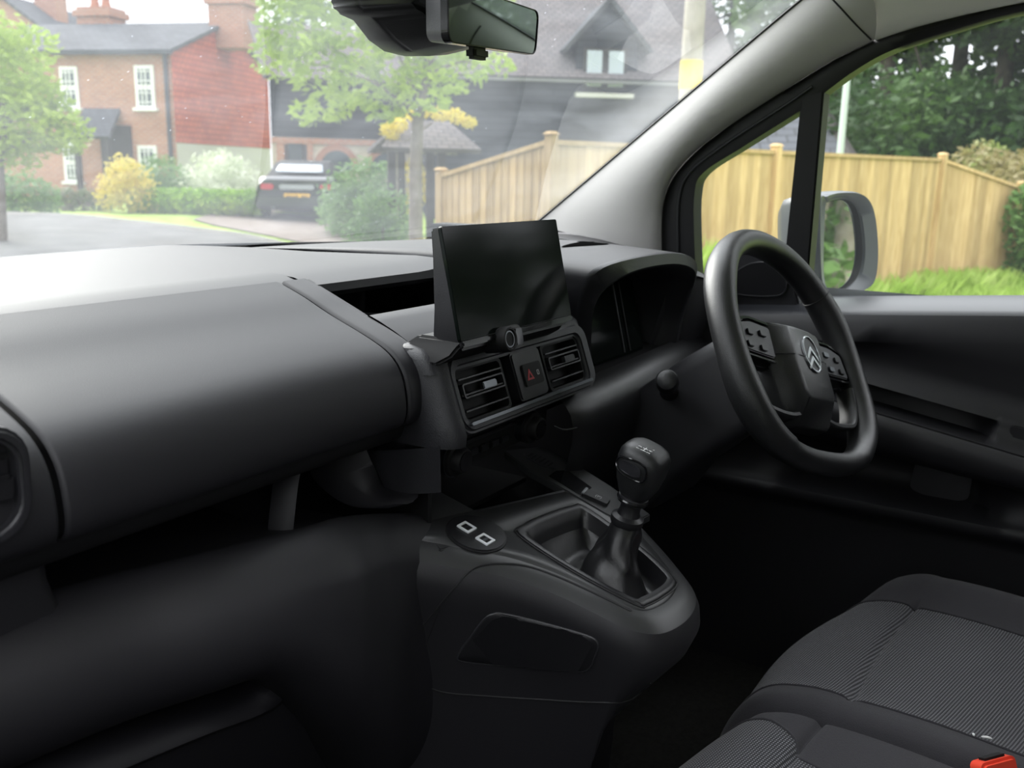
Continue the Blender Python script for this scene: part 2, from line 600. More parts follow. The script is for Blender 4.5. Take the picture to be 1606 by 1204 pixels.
# sail panel with an oval inset at the foot of the quarter light
sp = [dq(1080, 445), dq(1110, 425), dq(1145, 400), dq(1170, 392), dq(1215, 405), dq(1245, 430), dq(1262, 500), dq(1090, 520)]
n = len(sp)
V = [tuple(p-A((.012, 0, 0))) for p in sp]+[tuple(p+A((.03, 0, 0))) for p in sp]
sail = mesh('sail_panel', (V, [tuple(range(n)), tuple(range(2*n-1, n-1, -1))]+[(i, (i+1) % n, n+(i+1) % n, n+i) for i in range(n)]), GREYPL, door, bev=.004)
ov = [dq(px, py, .014) for px, py in ((1150, 440), (1158, 425), (1180, 413), (1210, 412), (1228, 425), (1234, 445), (1228, 460), (1205, 464), (1165, 462), (1152, 455))]
ov = spl(ov, 30, True)
V = [tuple(p) for p in ov]+[tuple(p+A((-.004, 0, 0))) for p in ov]
mesh('oval_edge', tube([p-A((.003, 0, 0)) for p in ov], .0016, 6, closed=True), GREYPL, sail)
mesh('oval_inset', (V, [tuple(range(30)), tuple(range(59, 29, -1))]+[(i, (i+1) % 30, 30+(i+1) % 30, 30+i) for i in range(30)]), PLS, sail)
# door card: profile swept along the door
def dprof(y):
    k = .16*(y+.15)                                     # lines climb towards the front
    pocket = max(0, min(1, (y+.235)/.03))*max(0, min(1, (.06-y)/.05))
    bin_ = max(0, min(1, (y+.27)/.06))*max(0, min(1, (.10-y)/.05))
    s = .095*y
    zs = 1.125-.09*(y+.25)                             # waist line drops a little towards the front
    return [A((.708, y, zs-.018)), A((.700, y, zs-.030)), A((.696, y, zs-.06)),
            A((.702, y, 1.035+k*.5)), A((.712, y, 1.005+k)), A((.712, y, .985+k)), A((.703, y, .968+k)), A((.697, y, .960+k)),
            A((.698+.055*pocket, y, .953+k)), A((.692+.058*pocket, y, .940+k)), A((.684+.06*pocket, y, .930+k-.006*pocket)),
            A((.672, y, .925+k)), A((.662, y, .920+k)), A((.657, y, .905+k)), A((.660, y, .878+k*.8)), A((.672, y, .862+k*.6)),
            A((.690+.03*bin_, y, .858+k*.5)), A((.700+.06*bin_, y, .845+k*.4)), A((.702+.065*bin_, y, .82)), A((.700+.055*bin_, y, .795)),
            A((.690+.01*bin_, y, .785)), A((.683, y, .782)), A((.681, y, .770)), A((.690, y, .758)), A((.698, y, .752)), A((.700, y, .74)), A((.705, y, .60)), A((.71, y, .42))]
ys = [-1.1, -.8, -.6, -.45, -.36, -.30, -.27, -.255, -.24, -.235, -.228, -.22, -.21, -.19, -.16, -.12, -.08, -.04, 0, .02, .04, .05, .06, .08, .10, .14, .18, .24, .30, .36]
mesh('door_card', grid([dprof(y) for y in ys]), PL, door, smooth=60)
sc_ = [[A((.80, y, 1.125-.09*(y+.25)+.004)), A((.768, y, 1.125-.09*(y+.25)+.002)), A((.740, y, 1.125-.09*(y+.25)-.006)), A((.722, y, 1.125-.09*(y+.25)-.0115)), A((.713, y, 1.125-.09*(y+.25)-.0155)), A((.708, y, 1.125-.09*(y+.25)-.021))] for y in ys]
mesh('sill_cap', grid(sc_), SILL, door, smooth=70)
mesh('armrest_seam', tube([A((.6685, y, .9245+.16*(y+.15))) for y in np.linspace(-.5, .05, 12)], .0011, 5), RUB, door)
mesh('card_seam', tube([A((.7005, y, .7445)) for y in np.linspace(-.6, .2, 12)], .0012, 5), GREYPL, door)
fp = [(-.215, .862), (-.10, .872), (-.10, .80), (-.125, .79), (-.19, .788)]
f0 = Fr((.7495, 0, 0), (0, 1, 0), (0, 0, 1))
mesh('pocket_liner', prism(f0, rpoly([(-.205, .852), (-.12, .858), (-.115, .80), (-.135, .793), (-.19, .793), (-.205, .80)], .02), -.003, .003), GREYPL, door)
gp = Fr((.705, -.255, .925), (0, -1, -.12), (0, .15, 1))
mesh('pull_handle', prism(gp, rpoly([(-.01, .018), (.08, .02), (.08, -.03), (.015, -.03)], .012), -.004, .012), PLS, door, bev=.003)
# outer skin of the door below the glass
sk = [[A((.80+.05*math.sin(math.pi*(z-.3)/.85), y, z)) for z in np.linspace(.30, 1.115, 8)] for y in (-1.1, -.4, .1, .45)]
mesh('outer_skin', grid(sk), body, door)

# --- the passenger's side: pillars of the open doorway (left of the picture)
lp = [[A((-.62-.12*f, .09+.51*f, 1.58-.37*f))+A(q) for q in ((-.05, .01, 0), (.0, .03, 0), (.03, -.02, 0), (-.03, -.05, 0))] for f in np.linspace(0, 1, 6)]
struct(mesh('trim_5', grid(lp, cu=True, cap=True), BEIGE, label='pale grey trim of the passenger side pillar'))
bp = [[A((-.78+.14*max(0, (z-1.1)/.5), -.80, z))+A(q) for q in ((-.03, -.06, 0), (.03, -.06, 0), (.03, .06, 0), (-.03, .06, 0))] for z in (.4, 1.1, 1.64)]
struct(mesh('trim_6', grid(bp, cu=True, cap=True), PLD, label='black pillar behind the passenger doorway'))

# --- passenger's door: closed, its window wound down
pdoor = thing('door_2', 'black passenger door with lowered window', 'door', (-.80, -.2, .5))
del pdoor['category']
pdoor['kind'] = 'structure'
pr = [(-.86, 1.085), (-.80, 1.09), (-.775, 1.075), (-.765, 1.03), (-.775, .96), (-.765, .93), (-.73, .915), (-.725, .89), (-.755, .86), (-.765, .80), (-.74, .78), (-.74, .70), (-.76, .42)]
mesh('door_card', grid([[A((x, y, z)) for x, z in pr] for y in np.linspace(-.86, .62, 9)]), PL, pdoor, smooth=60)
mesh('outer_skin', grid([[A((-.86-.04*math.sin(math.pi*(z-.3)/.8), y, z)) for z in np.linspace(.3, 1.085, 7)] for y in (-.86, -.2, .62)]), body, pdoor)
fq = [(-.85, .60, 1.09), (-.84, .50, 1.18), (-.80, .30, 1.33), (-.74, .10, 1.47), (-.70, -.10, 1.545), (-.68, -.40, 1.58), (-.68, -.86, 1.58)]
mesh('window_frame', grid([[A(p)+A(q) for q in ((-.02, .0, .0), (.02, 0, .0), (.03, .03, .06), (-.01, .03, .06))] for p in spl(fq, 24)], cu=True, cap=True), RUB, pdoor)

# ================================================================== dashboard
dash = thing('dashboard', 'black grained dashboard with glovebox lid below the windscreen', 'dashboard', (0, .45, .9))
def yfront(x): return .795-.20*(x/.74)**2
# upper pad, in plan: back edge differs between passenger side, tray and driver side
def padz(x, y):
    f = max(0, min(1, (x-.08)/.16))
    f = f*f*(3-2*f)
    g = max(0, min(1, (.66-y)/.25))
    return 1.183+.007*max(0, (y-.41)/.3)*(1-3.5*max(0, min(.4, x/.4)))+.016*f*g
xs = list(np.linspace(-.80, -.106, 24))
rows = []
for x in xs:
    ye = .413
    rows.append([A((x, yfront(x)-.008-(yfront(x)-.008-ye)*t, padz(x, yfront(x)-(yfront(x)-ye)*t)-.006*max(0, t-.97)/.03)) for t in np.linspace(0, 1, 14)]+[A((x, ye-.001, 1.165)), A((x, ye+.03, 1.15))])
mesh('passenger_pad', grid(rows), PL, dash, smooth=50)
rows = []
for x in np.linspace(-.106, .150, 12):
    ye = .395
    rows.append([A((x, yfront(x)-.008-(yfront(x)-.008-ye)*t, padz(x, yfront(x)-(yfront(x)-ye)*t)-.008*max(0, t-.9)/.1)) for t in np.linspace(0, 1, 14)]+[A((x, ye-.002, 1.166)), A((x, ye+.03, 1.155))])
mesh('centre_pad', grid(rows), PL, dash, smooth=50)
mesh('windscreen_gap', tube([A((x, yfront(x)-.004, 1.1885-.012*max(0, min(1, x/.4)))) for x in np.linspace(-.78, .70, 30)], .0028, 6), RUB, dash)
mesh('cowl_panel', grid([[A((x, yfront(x)-.012, 1.187-.012*max(0, min(1, x/.4)))), A((x, yfront(x)+.012, 1.176-.012*max(0, min(1, x/.4)))), A((x, min(.86, yfront(x)+.03), 1.02))] for x in np.linspace(-.80, .76, 24)]), RUB, dash)
# fascia profile shared by side piece, glovebox lid and centre strip
FP = spl([(.409, 1.1815), (.373, 1.169), (.337, 1.154), (.286, 1.1355), (.257, 1.121), (.2415, 1.102), (.2355, 1.076), (.237, 1.056), (.248, 1.046), (.28, 1.042), (.36, 1.046), (.46, 1.05)], 40)
def fascia(name, x0, x1, n=6, mt=PL):
    rows = []
    ins = .0025
    for k, x in enumerate([x0, x0+.0015]+list(np.linspace(x0+.004, x1-.004, n))+[x1-.0015, x1]):
        d = (.003, .0006)[k] if k < 2 else (.0006, .003)[k-n-2] if k >= n+2 else 0
        row = []
        for i, p in enumerate(FP):
            q = FP[min(i+1, 39)]-FP[max(i-1, 0)]
            nn = A((q[1], -q[0]))
            nn /= np.linalg.norm(nn)
            row.append(A((x, p[0], p[1]))-A((0, nn[0], nn[1]))*d)
        rows.append(row)
    return mesh(name, grid(rows), mt, dash, smooth=60)
fascia('side_fascia', -.80, -.5128)
fascia('glovebox_lid', -.5082, -.1425, 12)
fascia('centre_fascia', -.1383, -.101)
core = [[A((x, p[0]+.022, p[1]-.022)) for p in FP] for x in (-.79, -.3, -.101)]
mesh('dash_core', grid(core), PLD, dash)
# open tray behind the screen
tr = []
for x in (-.1005, .155):
    tr.append([A((x, .395, 1.166)), A((x, .55, 1.150)), A((x, .55, 1.10)), A((x, .335, 1.110)), A((x, .327, 1.145)), A((x, .320, 1.1485)), A((x, .305, 1.1432)), A((x, .286, 1.1352)), A((x, .257, 1.1207)), A((x, .2415, 1.1017)), A((x, .240, 1.02))])
mesh('open_tray', grid(tr), PL, dash, smooth=50)
sd = [A((-.1008, .41, 1.18)), A((-.1008, .337, 1.152)), A((-.1008, .30, 1.137)), A((-.1008, .262, 1.11)), A((-.1008, .25, 1.0)), A((-.1008, .56, 1.0)), A((-.1008, .56, 1.16))]
mesh('tray_end', ([tuple(p) for p in sd], [tuple(range(7))]), PL, dash, solid=.004, smooth=0)
# round-cornered side vent at the passenger end
vf = Fr((-.602, .2385, 1.104), (1, 0, 0), (0, -.04, 1))
vent = mesh('side_air_vent', ringp(vf, rrect(.140, .078, .026, 6), rrect(.122, .060, .019, 6), -.004, .010), GREYPL, dash, bev=.003, seg=3)
mesh('vent_recess', prism(vf, rrect(.124, .062, .019, 6), -.02, -.002), PLD, vent)
for k in range(4):
    mesh('slat', box(vf, .118, .011, .0022, (0, -.024+.016*k, .0005)), PLS, vent, bev=.0007)
mesh('vent_tab', box(vf, .030, .018, .009, (.045, -.004, .004)), PLS, vent, bev=.003)
# deep shelf under the glovebox lid
LIP = [(-.80, .345, .985), (-.70, .335, .985), (-.60, .325, .985), (-.52, .312, .985), (-.448, .297, .985), (-.382, .273, .985), (-.283, .243, .984), (-.225, .252, .974), (-.170, .262, .958), (-.125, .262, .945), (-.09, .26, .935)]
LP = spl(LIP, 48)
rows = []
BPROF = [(.20, -.035), (.05, -.020), (.012, -.004), (0, 0), (-.012, -.002), (-.030, -.014), (-.046, -.034), (-.054, -.058), (-.054, -.080), (-.046, -.098), (-.03, -.112), (-.005, -.120), (.05, -.122), (.16, -.12)]
for p in LP:
    rise = 0
    kk = 1
    low = 1+1.6*max(0, min(1, (p[0]+.34)/.16))
    rows.append([A((p[0], p[1]+(a*kk if a < 0 else a), p[2]+(b*low if b < -.05 else b)+rise)) for a, b in spl(BPROF, 36)])
mesh('lower_bolster', grid(rows), PL, dash, smooth=70)
mesh('shelf_back', box(WORLD, .66, .02, .22, (-.46, .50, 1.0)), PLD, dash)
en = []
for z, xi in ((.955, -.478), (.975, -.483), (.990, -.489), (1.005, -.4925), (1.03, -.494), (1.06, -.494)):
    en.append([A((-.80, .305, z)), A((-.52, .288+.0*z, z)), A((xi-.012, .286, z)), A((xi-.003, .290, z)), A((xi, .300, z)), A((xi, .50, z))])
mesh('shelf_end', grid(en), PL, dash, smooth=60)
# lower open bin with an L-shaped rim
mesh('bin_back', box(WORLD, .62, .02, .42, (-.48, .42, .70)), PLD, dash)
rim = spl([on(60, 1240, y=.26), on(160, 1196, y=.262), on(300, 1140, y=.262), on(395, 1105, y=.262), on(432, 1070, y=.262), on(480, 1000, y=.262), on(530, 930, y=.262), on(545, 900, y=.262)], 30)
rows = [[p+A((0, .07, -.004)), p+A((0, .012, .003)), p, p+A((.012, -.004, -.012)), p+A((.024, .004, -.022)), p+A((.03, .10, -.03))] for p in rim]
mesh('bin_rim', grid(rows), PL, dash, smooth=60)
lw = [[p+A((.024, .006, -.022)), p+A((.06, .02, -.08)), A((p[0]+.08, .33, .62)), A((p[0]+.1, .36, .45))] for p in rim]
mesh('lower_panel', grid(lw), PL, dash, smooth=60)
# side of the centre stack: pillars and cheek between shelf and stack
pl = spl([(-.222, .300, 1.046), (-.222, .300, 1.030), (-.230, .300, 1.012), (-.240, .296, .992), (-.252, .292, .950)], 14)
rows = [[p+A((-.012, .02, 0)), p+A((-.007, .003, 0)), p+A((0, -.002, 0)), p+A((.005, .003, 0)), p+A((.02, .16, 0))] for p in pl]
mesh('shelf_strut', grid(rows), PL, dash, smooth=70)
ck = []
for px0, py0, px1, py1 in ((505, 700, 500, 850), (520, 720, 560, 830), (550, 755, 610, 820), (600, 780, 650, 815)):
    pass
cheek = []
C0 = spl([on(515, 695, x=-.150), on(527, 735, x=-.150), on(556, 765, x=-.150), on(595, 784, x=-.148), on(650, 786, x=-.142)], 16)
C1 = spl([on(573, 700, x=-.128), on(580, 718, x=-.128), on(590, 740, x=-.128), on(600, 764, x=-.128), on(655, 780, x=-.128)], 16)
rows = [[a+A((-.006, .03, -.012)), a+A((-.004, .006, -.003)), a, a*.75+b*.25+A((-.004, 0, 0)), b, b+A((.03, .02, 0))] for a, b in zip(C0, C1)]
mesh('cheek_panel', grid(rows), PL, dash, smooth=70)
pan = [on(576, 706, x=-.126), on(690, 700, x=-.118), on(692, 772, x=-.112), on(606, 772, x=-.126)]
rows = []
for f in np.linspace(0, 1, 7):
    a_, b_ = pan[0]*(1-f)+pan[3]*f, pan[1]*(1-f)+pan[2]*f
    rows.append([a_+A((.03, .03, 0))]+[a_*(1-g)+b_*g+A((-.004, -.002, 0))*math.sin(math.pi*g) for g in np.linspace(0, 1, 8)]+[b_+A((.03, .06, 0))])
mesh('cheek_inset', grid(rows), GREYPL, dash, smooth=70)
# sill joining bolster and console
# driver's knee panel under the binnacle
kn = []
for x, dy in ((.155, 0), (.18, -.012), (.26, -.016), (.40, -.01), (.60, 0), (.72, .02)):
    kn.append([A((x, .255+dy, 1.030)), A((x, .222+dy, 1.016)), A((x, .206+dy, .985)), A((x, .215+dy, .93)), A((x, .24+dy, .87)), A((x, .30+dy, .80)), A((x, .42, .76))])
mesh('knee_panel', grid([spl(r, 16) for r in kn]), PLS, dash, smooth=70)
mesh('knee_seam', tube(spl([on(868, 668, y=.208), on(884, 674, y=.207), on(905, 671, y=.2)], 8), .0014, 6), RUB, dash)

# ---- centre stack: vents, hazard switch, heater controls
F0 = A((.049, .2205, 1.100))
sf = Fr((.049, .212, 1.0715), (1, 0, 0), (0, .35, 1))      # plane of the vent face
stack = mesh('vent_surround', ringp(sf, rrect(.302, .086, .022, 6, .004, .002), rrect(.268, .058, .010, 6), -.03, .004), GREYPL, dash, bev=.004, seg=3)
hood = []
for x, ex in ((-.119, .012), (-.117, .005), (-.112, .0015), (-.10, 0), (-.05, 0), (.05, 0), (.15, 0), (.19, .0), (.200, .0015), (.206, .005), (.209, .012)):
    hood.append([A((x, .30, 1.120-ex*.4)), A((x, .262, 1.127-ex*.6)), A((x, .240+ex*.3, 1.124-ex)), A((x, .229+ex*.8, 1.117-ex)), A((x, .2245+ex, 1.104)), A((x, .222+ex, 1.098))])
mesh('stack_shelf', grid(hood), GREYPL, dash, smooth=70)
chk = []
for z in np.linspace(1.022, 1.123, 9):
    y0 = .212+.35*(z-1.0715)
    tp_ = .010*max(0, (z-1.108)/.015)**2
    bt_ = .006*max(0, (1.035-z)/.013)**2
    e_ = tp_+bt_
    chk.append([A((-.094, y0-.003+e_, z)), A((-.102, y0-.002+e_, z)), A((-.110, y0+.003+e_, z)), A((-.1165, y0+.012+e_, z)), A((-.120, y0+.026+e_, z)), A((-.121, y0+.06, z)), A((-.121, y0+.12, z))])
mesh('stack_cheek', grid(chk), GREYPL, dash, smooth=70)
mesh('vent_recess', prism(sf, rrect(.27, .06, .010, 5), -.03, -.022), PLD, dash)
tri = mesh('lip_highlight', prism(sf, rrect(.270, .0035, .0016, 3, 0, -.0305), -.004, .0075), SATIN, dash)  # the light caught by the lip is put into a grey metal strip
for cx, w in ((-.088, .088), (.090, .086)):
    vt = mesh('air_vent', ringp(sf, rrect(w+.004, .060, .008, 5, cx, 0), rrect(w-.004, .052, .006, 5, cx, 0), -.022, -.002), PLD, dash)
    for k in range(3):
        mesh('slat', box(sf, w-.006, .0016, .020, (cx, -.017+.0170*k, -.010)), PLS, vt)
    mesh('tab_frame', ringp(sf, rrect(w-.010, .016, .003, 3, cx, .004), rrect(w-.014, .0125, .002, 3, cx, .004), -.006, .0015), PLS, vt)
    mesh('vent_tab', box(sf, .026, .0075, .006, (cx+.008, .004, .001)), SATIN if cx < 0 else GREYPL, vt, bev=.001)
hz = mesh('hazard_block', prism(sf, rrect(.062, .056, .005, 4, .002, .001), -.02, .004), PLS, dash, bev=.002)
mesh('hazard_button', prism(sf, rrect(.040, .026, .003, 3, .004, .000), .003, .0065), PLD, hz, bev=.001)
t3 = [(.0, .007), (-.0075, -.006), (.0075, -.006)]
t4 = [(.0, .0025), (-.0035, -.0038), (.0035, -.0038)]
mesh('hazard_triangle', ringp(sf, [(a-.004, b) for a, b in t3], [(a-.004, b) for a, b in t4], .0064, .0069), REDP, hz, smooth=0)
mesh('lock_symbol', ringp(sf, rrect(.0045, .006, .001, 2, .014, -.0), rrect(.0025, .004, .0006, 2, .014, 0), .0064, .0069), GREYP, hz, smooth=0)
# heater panel
hf = Fr((.010, .238, .995), (1, 0, 0), (0, -.05, 1))
hp = mesh('heater_panel', prism(hf, rrect(.26, .055, .008, 4, .01, .008), -.03, -.004), PLD, dash, bev=.002)
mesh('under_vent_panel', prism(Fr((.049, .236, 1.032), (1, 0, 0), (0, 0, 1)), rrect(.29, .034, .004, 3), -.02, .004), PLD, dash)
for cx in (-.077, .082):
    fk = hf.at(cx, .002, 0)
    kb = mesh('heater_knob', lathe(fk, [(.0195, -.005), (.0200, .008), (.0190, .011), (.0150, .0120), (.0140, .020), (.0125, .0215)], 28), PLD, dash)
    mesh('knob_ring', ringp(fk, circ(.0212, 28), circ(.0196, 28), -.004, .007), SATIN, kb)
    mesh('knob_cap', lathe(fk, [(.0115, .021), (.0112, .0225), (.004, .0225)], 20), GLOSS, kb)
mesh('heater_bar', box(hf, .105, .004, .006, (.003, .012, 0)), PLS, hp, bev=.001)
for k in range(4):
    mesh('heater_button', box(hf, .016, .008, .005, (-.030+.0215*k, -.004, -.001)), PLS, hp, bev=.001)
mesh('stack_pocket', join(box(WORLD, .27, .012, .12, (.03, .44, .94)), box(WORLD, .27, .16, .006, (.03, .36, .899)), box(WORLD, .006, .2, .10, (-.10, .34, .94))), PLD, dash)

# ================================================================== instrument binnacle
bin_ = thing('instrument_binnacle', 'black hooded instrument binnacle behind the steering wheel', 'instrument panel', (.37, .27, 1.05))
OUT = [on(914, 612, y=.262), on(911, 560, y=.260), on(910, 505, y=.248), on(920, 452, y=.222), A((.217, .204, 1.1845)), A((.333, .200, 1.1915)), A((.46, .200, 1.188)), A((.535, .202, 1.172)), A((.580, .215, 1.140)), A((.605, .24, 1.08)), A((.605, .25, 1.02))]
INN = [on(937, 618, y=.262), on(931, 585, y=.260), on(930, 522, y=.248), on(936, 480, y=.228), on(957, 450, y=.208), A((.318, .200, 1.1705)), A((.44, .200, 1.169)), A((.520, .202, 1.155)), A((.560, .215, 1.132)), A((.580, .24, 1.08)), A((.580, .25, 1.02))]
NB = 48
o_s, i_s = spl(OUT, NB), spl(INN, NB)
rows = []
Y = lambda d: A((0, d, 0))
for a, b in zip(o_s, i_s):
    rows.append([a+Y(.025), a+Y(.006), a*.93+b*.07+Y(.0015), a*.2+b*.8-Y(.0015), b+Y(.003), A((b[0]*.96+.37*.04, b[1]+.035, b[2]-.004)), A((b[0]*.9+.37*.1, b[1]+.10, b[2]-.016))])
mesh('hood_ring', grid(rows), GREYPL, bin_, smooth=50)
# pad that sweeps from the windscreen over the hood
rows = []
for i, a in enumerate(o_s):
    row = []
    ax = a[0]
    for t in np.linspace(0, 1, 16):
        if ax < .37:
            x = ax-(.06*t if ax < .24 else 0)
        else:
            x = ax+.10*t*max(0, (ax-.37)/.2)
        yf = yfront(min(.70, max(-.7, x)))-.008
        y0 = a[1]+.0085
        y = y0+t*(yf-y0)
        drop = max(0, 1.185-a[2])
        k = t*t*(3-2*t)
        z = a[2]*(1-k)+1.180*k
        row.append(A((x, y, z+.010*math.sin(math.pi*t)*(1-min(1, drop/.04)))))
    rows.append(row)
HPAD = grid(rows)
mesh('hood_pad', HPAD, PL, bin_, smooth=70)
rp = [[A((x, y, 1.188-(.048+.03*(x-.6)/.145)*max(0, (.5-y)/.28)**1.5)) for y in np.linspace(.22, yfront(min(x, .72))-.005, 8)] for x in np.linspace(.60, .745, 6)]
mesh('pad_end', grid(rp), PL, bin_, smooth=70)
mesh('pad_end_face', grid([[A((x, y, 1.139-.03*max(0, (x-.6)/.145))), A((x, y-.004, 1.12)), A((x, y+.03, 1.0)), A((x, .3, .8))] for x, y in ((.562, .262), (.590, .252), (.606, .235), (.63, .223), (.69, .221), (.745, .221))]), PL, bin_, smooth=70)
mesh('cluster_back', box(WORLD, .44, .02, .20, (.395, .318, 1.07)), PLD, bin_)
mesh('cluster_side', box(WORLD, .030, .09, .18, (.602, .296, 1.06)), PLD, bin_)
cf = Fr((.392, .292, 1.082), (1, 0, 0), (0, .25, 1))
cl_ = mesh('cluster_display', prism(cf, rrect(.255, .118, .008, 4), -.01, .002), SCREEN, bin_)
mesh('display_divider', box(cf, .003, .110, .004, (.055, 0, .002)), PLS, cl_)
mesh('display_divider', box(cf, .003, .110, .004, (.075, 0, .002)), PLD, cl_)
fl = [[A((x, .208, 1.000)), A((x, .23, 1.010)), A((x, .30, 1.028))] for x in (.18, .37, .58)]
mesh('cluster_floor', grid(fl), PLD, bin_, smooth=70)
mesh('trip_pin', lathe(Fr((.213, .222, 1.028), (1, 0, 0), (0, 0, 1)), [(.0015, -.01), (.0015, .006), (.0008, .0065)], 10), GREYP, bin_)
# defroster slot on the pad
hcast = caster(HPAD)
so_ = spl([A(q) for q in ((880, 388), (900, 382), (930, 378.5), (972, 382), (940, 384.5), (905, 386.5))], 30, True)
sc0 = A((922, 383))
rg4 = [[hcast(*(sc0+(p-sc0)*k), .0012) for p in so_] for k in (1, .7, .4, .08)]
rg4 = [[q if q is not None else A((.47, .42, 1.192)) for q in r] for r in rg4]
mesh('defroster_slot', grid(rg4, cu=True, cap=True), mat('slot_shadow_black', (.003, .003, .003), 1.0, 0.0), bin_)

# ================================================================== touchscreen
ts = thing('touchscreen', 'upright black touchscreen standing on the middle of the dashboard', 'screen', (.004, .21, 1.11))
tf = Fr((.0045, .2075, 1.190), (1, 0, 0), (0, .025, .113))
case = []
for v, dep_, w in ((.058, .016, .226), (.03, .020, .226), (-.02, .030, .224), (-.055, .040, .222), (-.066, .044, .218)):
    case.append([tf.p(-w/2, v, -.002), tf.p(w/2, v, -.002), tf.p(w/2-.004, v, -dep_), tf.p(-w/2+.004, v, -dep_)])
mesh('screen_casing', grid(case, cu=True, cap=True), PLS, ts, bev=.002)
mesh('glass_panel', prism(tf, rrect(.2275, .1145, .002, 3, 0, .001), -.003, .0015), SCREEN, ts, bev=.0006)
mesh('bottom_trim', box(tf, .226, .006, .006, (0, -.0595, .0005)), GLOSS, ts, bev=.0015)
bs = []
for z, x0, x1, y0, y1 in ((1.136, -.106, .112, .19, .25), (1.128, -.108, .112, .198, .262), (1.118, -.112, .112, .205, .275), (1.108, -.114, .112, .222, .285)):
    bs.append([A((x0, y0, z)), A((x1, y0, z)), A((x1, y1, z)), A((x0, y1, z))])
mesh('screen_base', grid(bs, cu=True, cap=True), PLD, ts, bev=.003)
vk = on(783, 534, y=.192)
vfm = Fr(vk, (1, 0, 0), (0, .2, 1))
vm = mesh('volume_module', prism(vfm, rrect(.050, .026, .010, 5, .018, 0), -.02, .004), PLS, ts, bev=.002)
mesh('volume_knob', lathe(vfm.at(.006, 0, 0), [(.0135, -.01), (.0138, .008), (.0125, .011), (.0105, .0112), (.0098, .0090), (.005, .0088)], 28), PLD, vm)
mesh('knob_ring', ringp(vfm.at(.006, 0, 0), circ(.0090, 24), circ(.0076, 24), .008, .0098), SATIN, vm)
mesh('home_button', prism(vfm, rrect(.014, .018, .003, 3, .031, 0), .003, .0062), GLOSS, vm, bev=.001)

# ================================================================== steering column and wheel
colm = thing('steering_column', 'black steering column shroud with round-ended stalk', 'steering column', (.375, .12, 1.0))
WC = A((.386, -.002, 1.069))
tau, th, yw = R(29), R(18.2), R(-5.5)
wa = A((math.cos(yw), math.sin(yw), 0))
wfw = A((-math.sin(yw), math.cos(yw), 0))
wb = wfw*math.sin(tau)+A((0, 0, math.cos(tau)))
wn = np.cross(wa, wb)
base = Fr(WC, wa, wb)
rows = []
for c, w, h0, h1 in ((-.055, .135, .052, -.066), (-.075, .150, .058, -.075), (-.13, .158, .052, -.084), (-.20, .165, .040, -.10), (-.26, .17, .02, -.13)):
    rows.append([base.p(a, b, c) for a, b in rpoly([(-w/2, h1), (w/2, h1), (w/2*.86, h0), (-w/2*.86, h0)], .022, 4)])
mesh('column_shroud', grid(rows, cu=True, cap=True), PL, colm, smooth=50)
mesh('column_collar', lathe(base.at(0, -.004, 0), [(.050, -.030), (.062, -.034), (.070, -.045), (.072, -.062), (.066, -.066)], 32), PLD, colm)
s0, s1 = A((.315, .145, 1.012)), on(1046, 596, x=.232)
ax = (s1-s0)/np.linalg.norm(s1-s0)
sfm = Fr(s0, np.cross(ax, (0, 0, 1)), (0, 0, 1))
L = np.linalg.norm(s1-s0)
sfm.n = ax
sfm.u = np.cross((0, 0, 1), ax)
sfm.u /= np.linalg.norm(sfm.u)
sfm.v = np.cross(ax, sfm.u)
st = mesh('stalk', lathe(sfm, [(.013, -.01), (.0095, .01), (.0105, L-.03), (.0125, L-.022), (.0128, L-.020)], 20), PLS, colm)
mesh('stalk_end', lathe(sfm, [(.0128, L-.020), (.0145, L-.016), (.0148, L-.004), (.0125, L+.003), (.0080, L+.006), (.003, L+.0068)], 22), RIM, st)
mesh('stalk_ring', lathe(sfm, [(.0142, L-.0205), (.0152, L-.018), (.0142, L-.0155)], 22), SATIN, st)
o2 = Fr(WC, wa*-1, wb)
s3 = WC+wa*.085-wn*.07+wb*.0
s4 = WC+wa*.165-wn*.06-wb*.085
mesh('stalk', tube([s3, s3*.5+s4*.5+wb*.005, s4], [.010, .011, .013], 12), PLS, colm)

wheel = thing('steering_wheel', 'black flat-bottomed steering wheel with oval chevron badge', 'steering wheel', tuple(WC))
wf = Fr(WC, wa*math.cos(th)-wb*math.sin(th), wa*math.sin(th)+wb*math.cos(th))
def rimxy(t, rm):
    c, s = math.cos(t), math.sin(t)
    ex = .72 if s < 0 else .95
    X = rm*math.copysign(abs(c)**ex, c)
    Y = rm*math.copysign(abs(s)**ex, s)*(.90 if s < 0 else .97)
    return X, Y
NT = 112
# even angular spacing
ctr = []
for i in range(720):
    ctr.append(rimxy(2*math.pi*i/720, .169))
ctr = np.array(ctr+[ctr[0]])
ln_ = np.r_[0, np.cumsum(np.hypot(*np.diff(ctr, axis=0).T))]
sv = np.linspace(0, ln_[-1], NT, endpoint=False)
ctr = np.c_[np.interp(sv, ln_, ctr[:, 0]), np.interp(sv, ln_, ctr[:, 1])]
rows = []
for i in range(NT):
    p = ctr[i]
    tg = ctr[(i+1) % NT]-ctr[i-1]
    tg /= np.linalg.norm(tg)
    nr = A((tg[1], -tg[0]))
    ang = math.atan2(p[1], p[0])
    grip = .0022*math.exp(-((abs(math.degrees(math.atan2(p[1], abs(p[0]))))-28)/14)**2)
    rr, cc = .0168+grip, .0196+grip
    if math.degrees(ang) < -55 and math.degrees(ang) > -125:
        rr, cc = .0155, .0172
    rows.append([wf.p(p[0]+nr[0]*rr*math.cos(k), p[1]+nr[1]*rr*math.cos(k), cc*math.sin(k)) for k in np.linspace(0, 2*math.pi, 16, endpoint=False)])
mesh('rim', grid(rows, cu=True, cv=True), RIM, wheel, smooth=180)
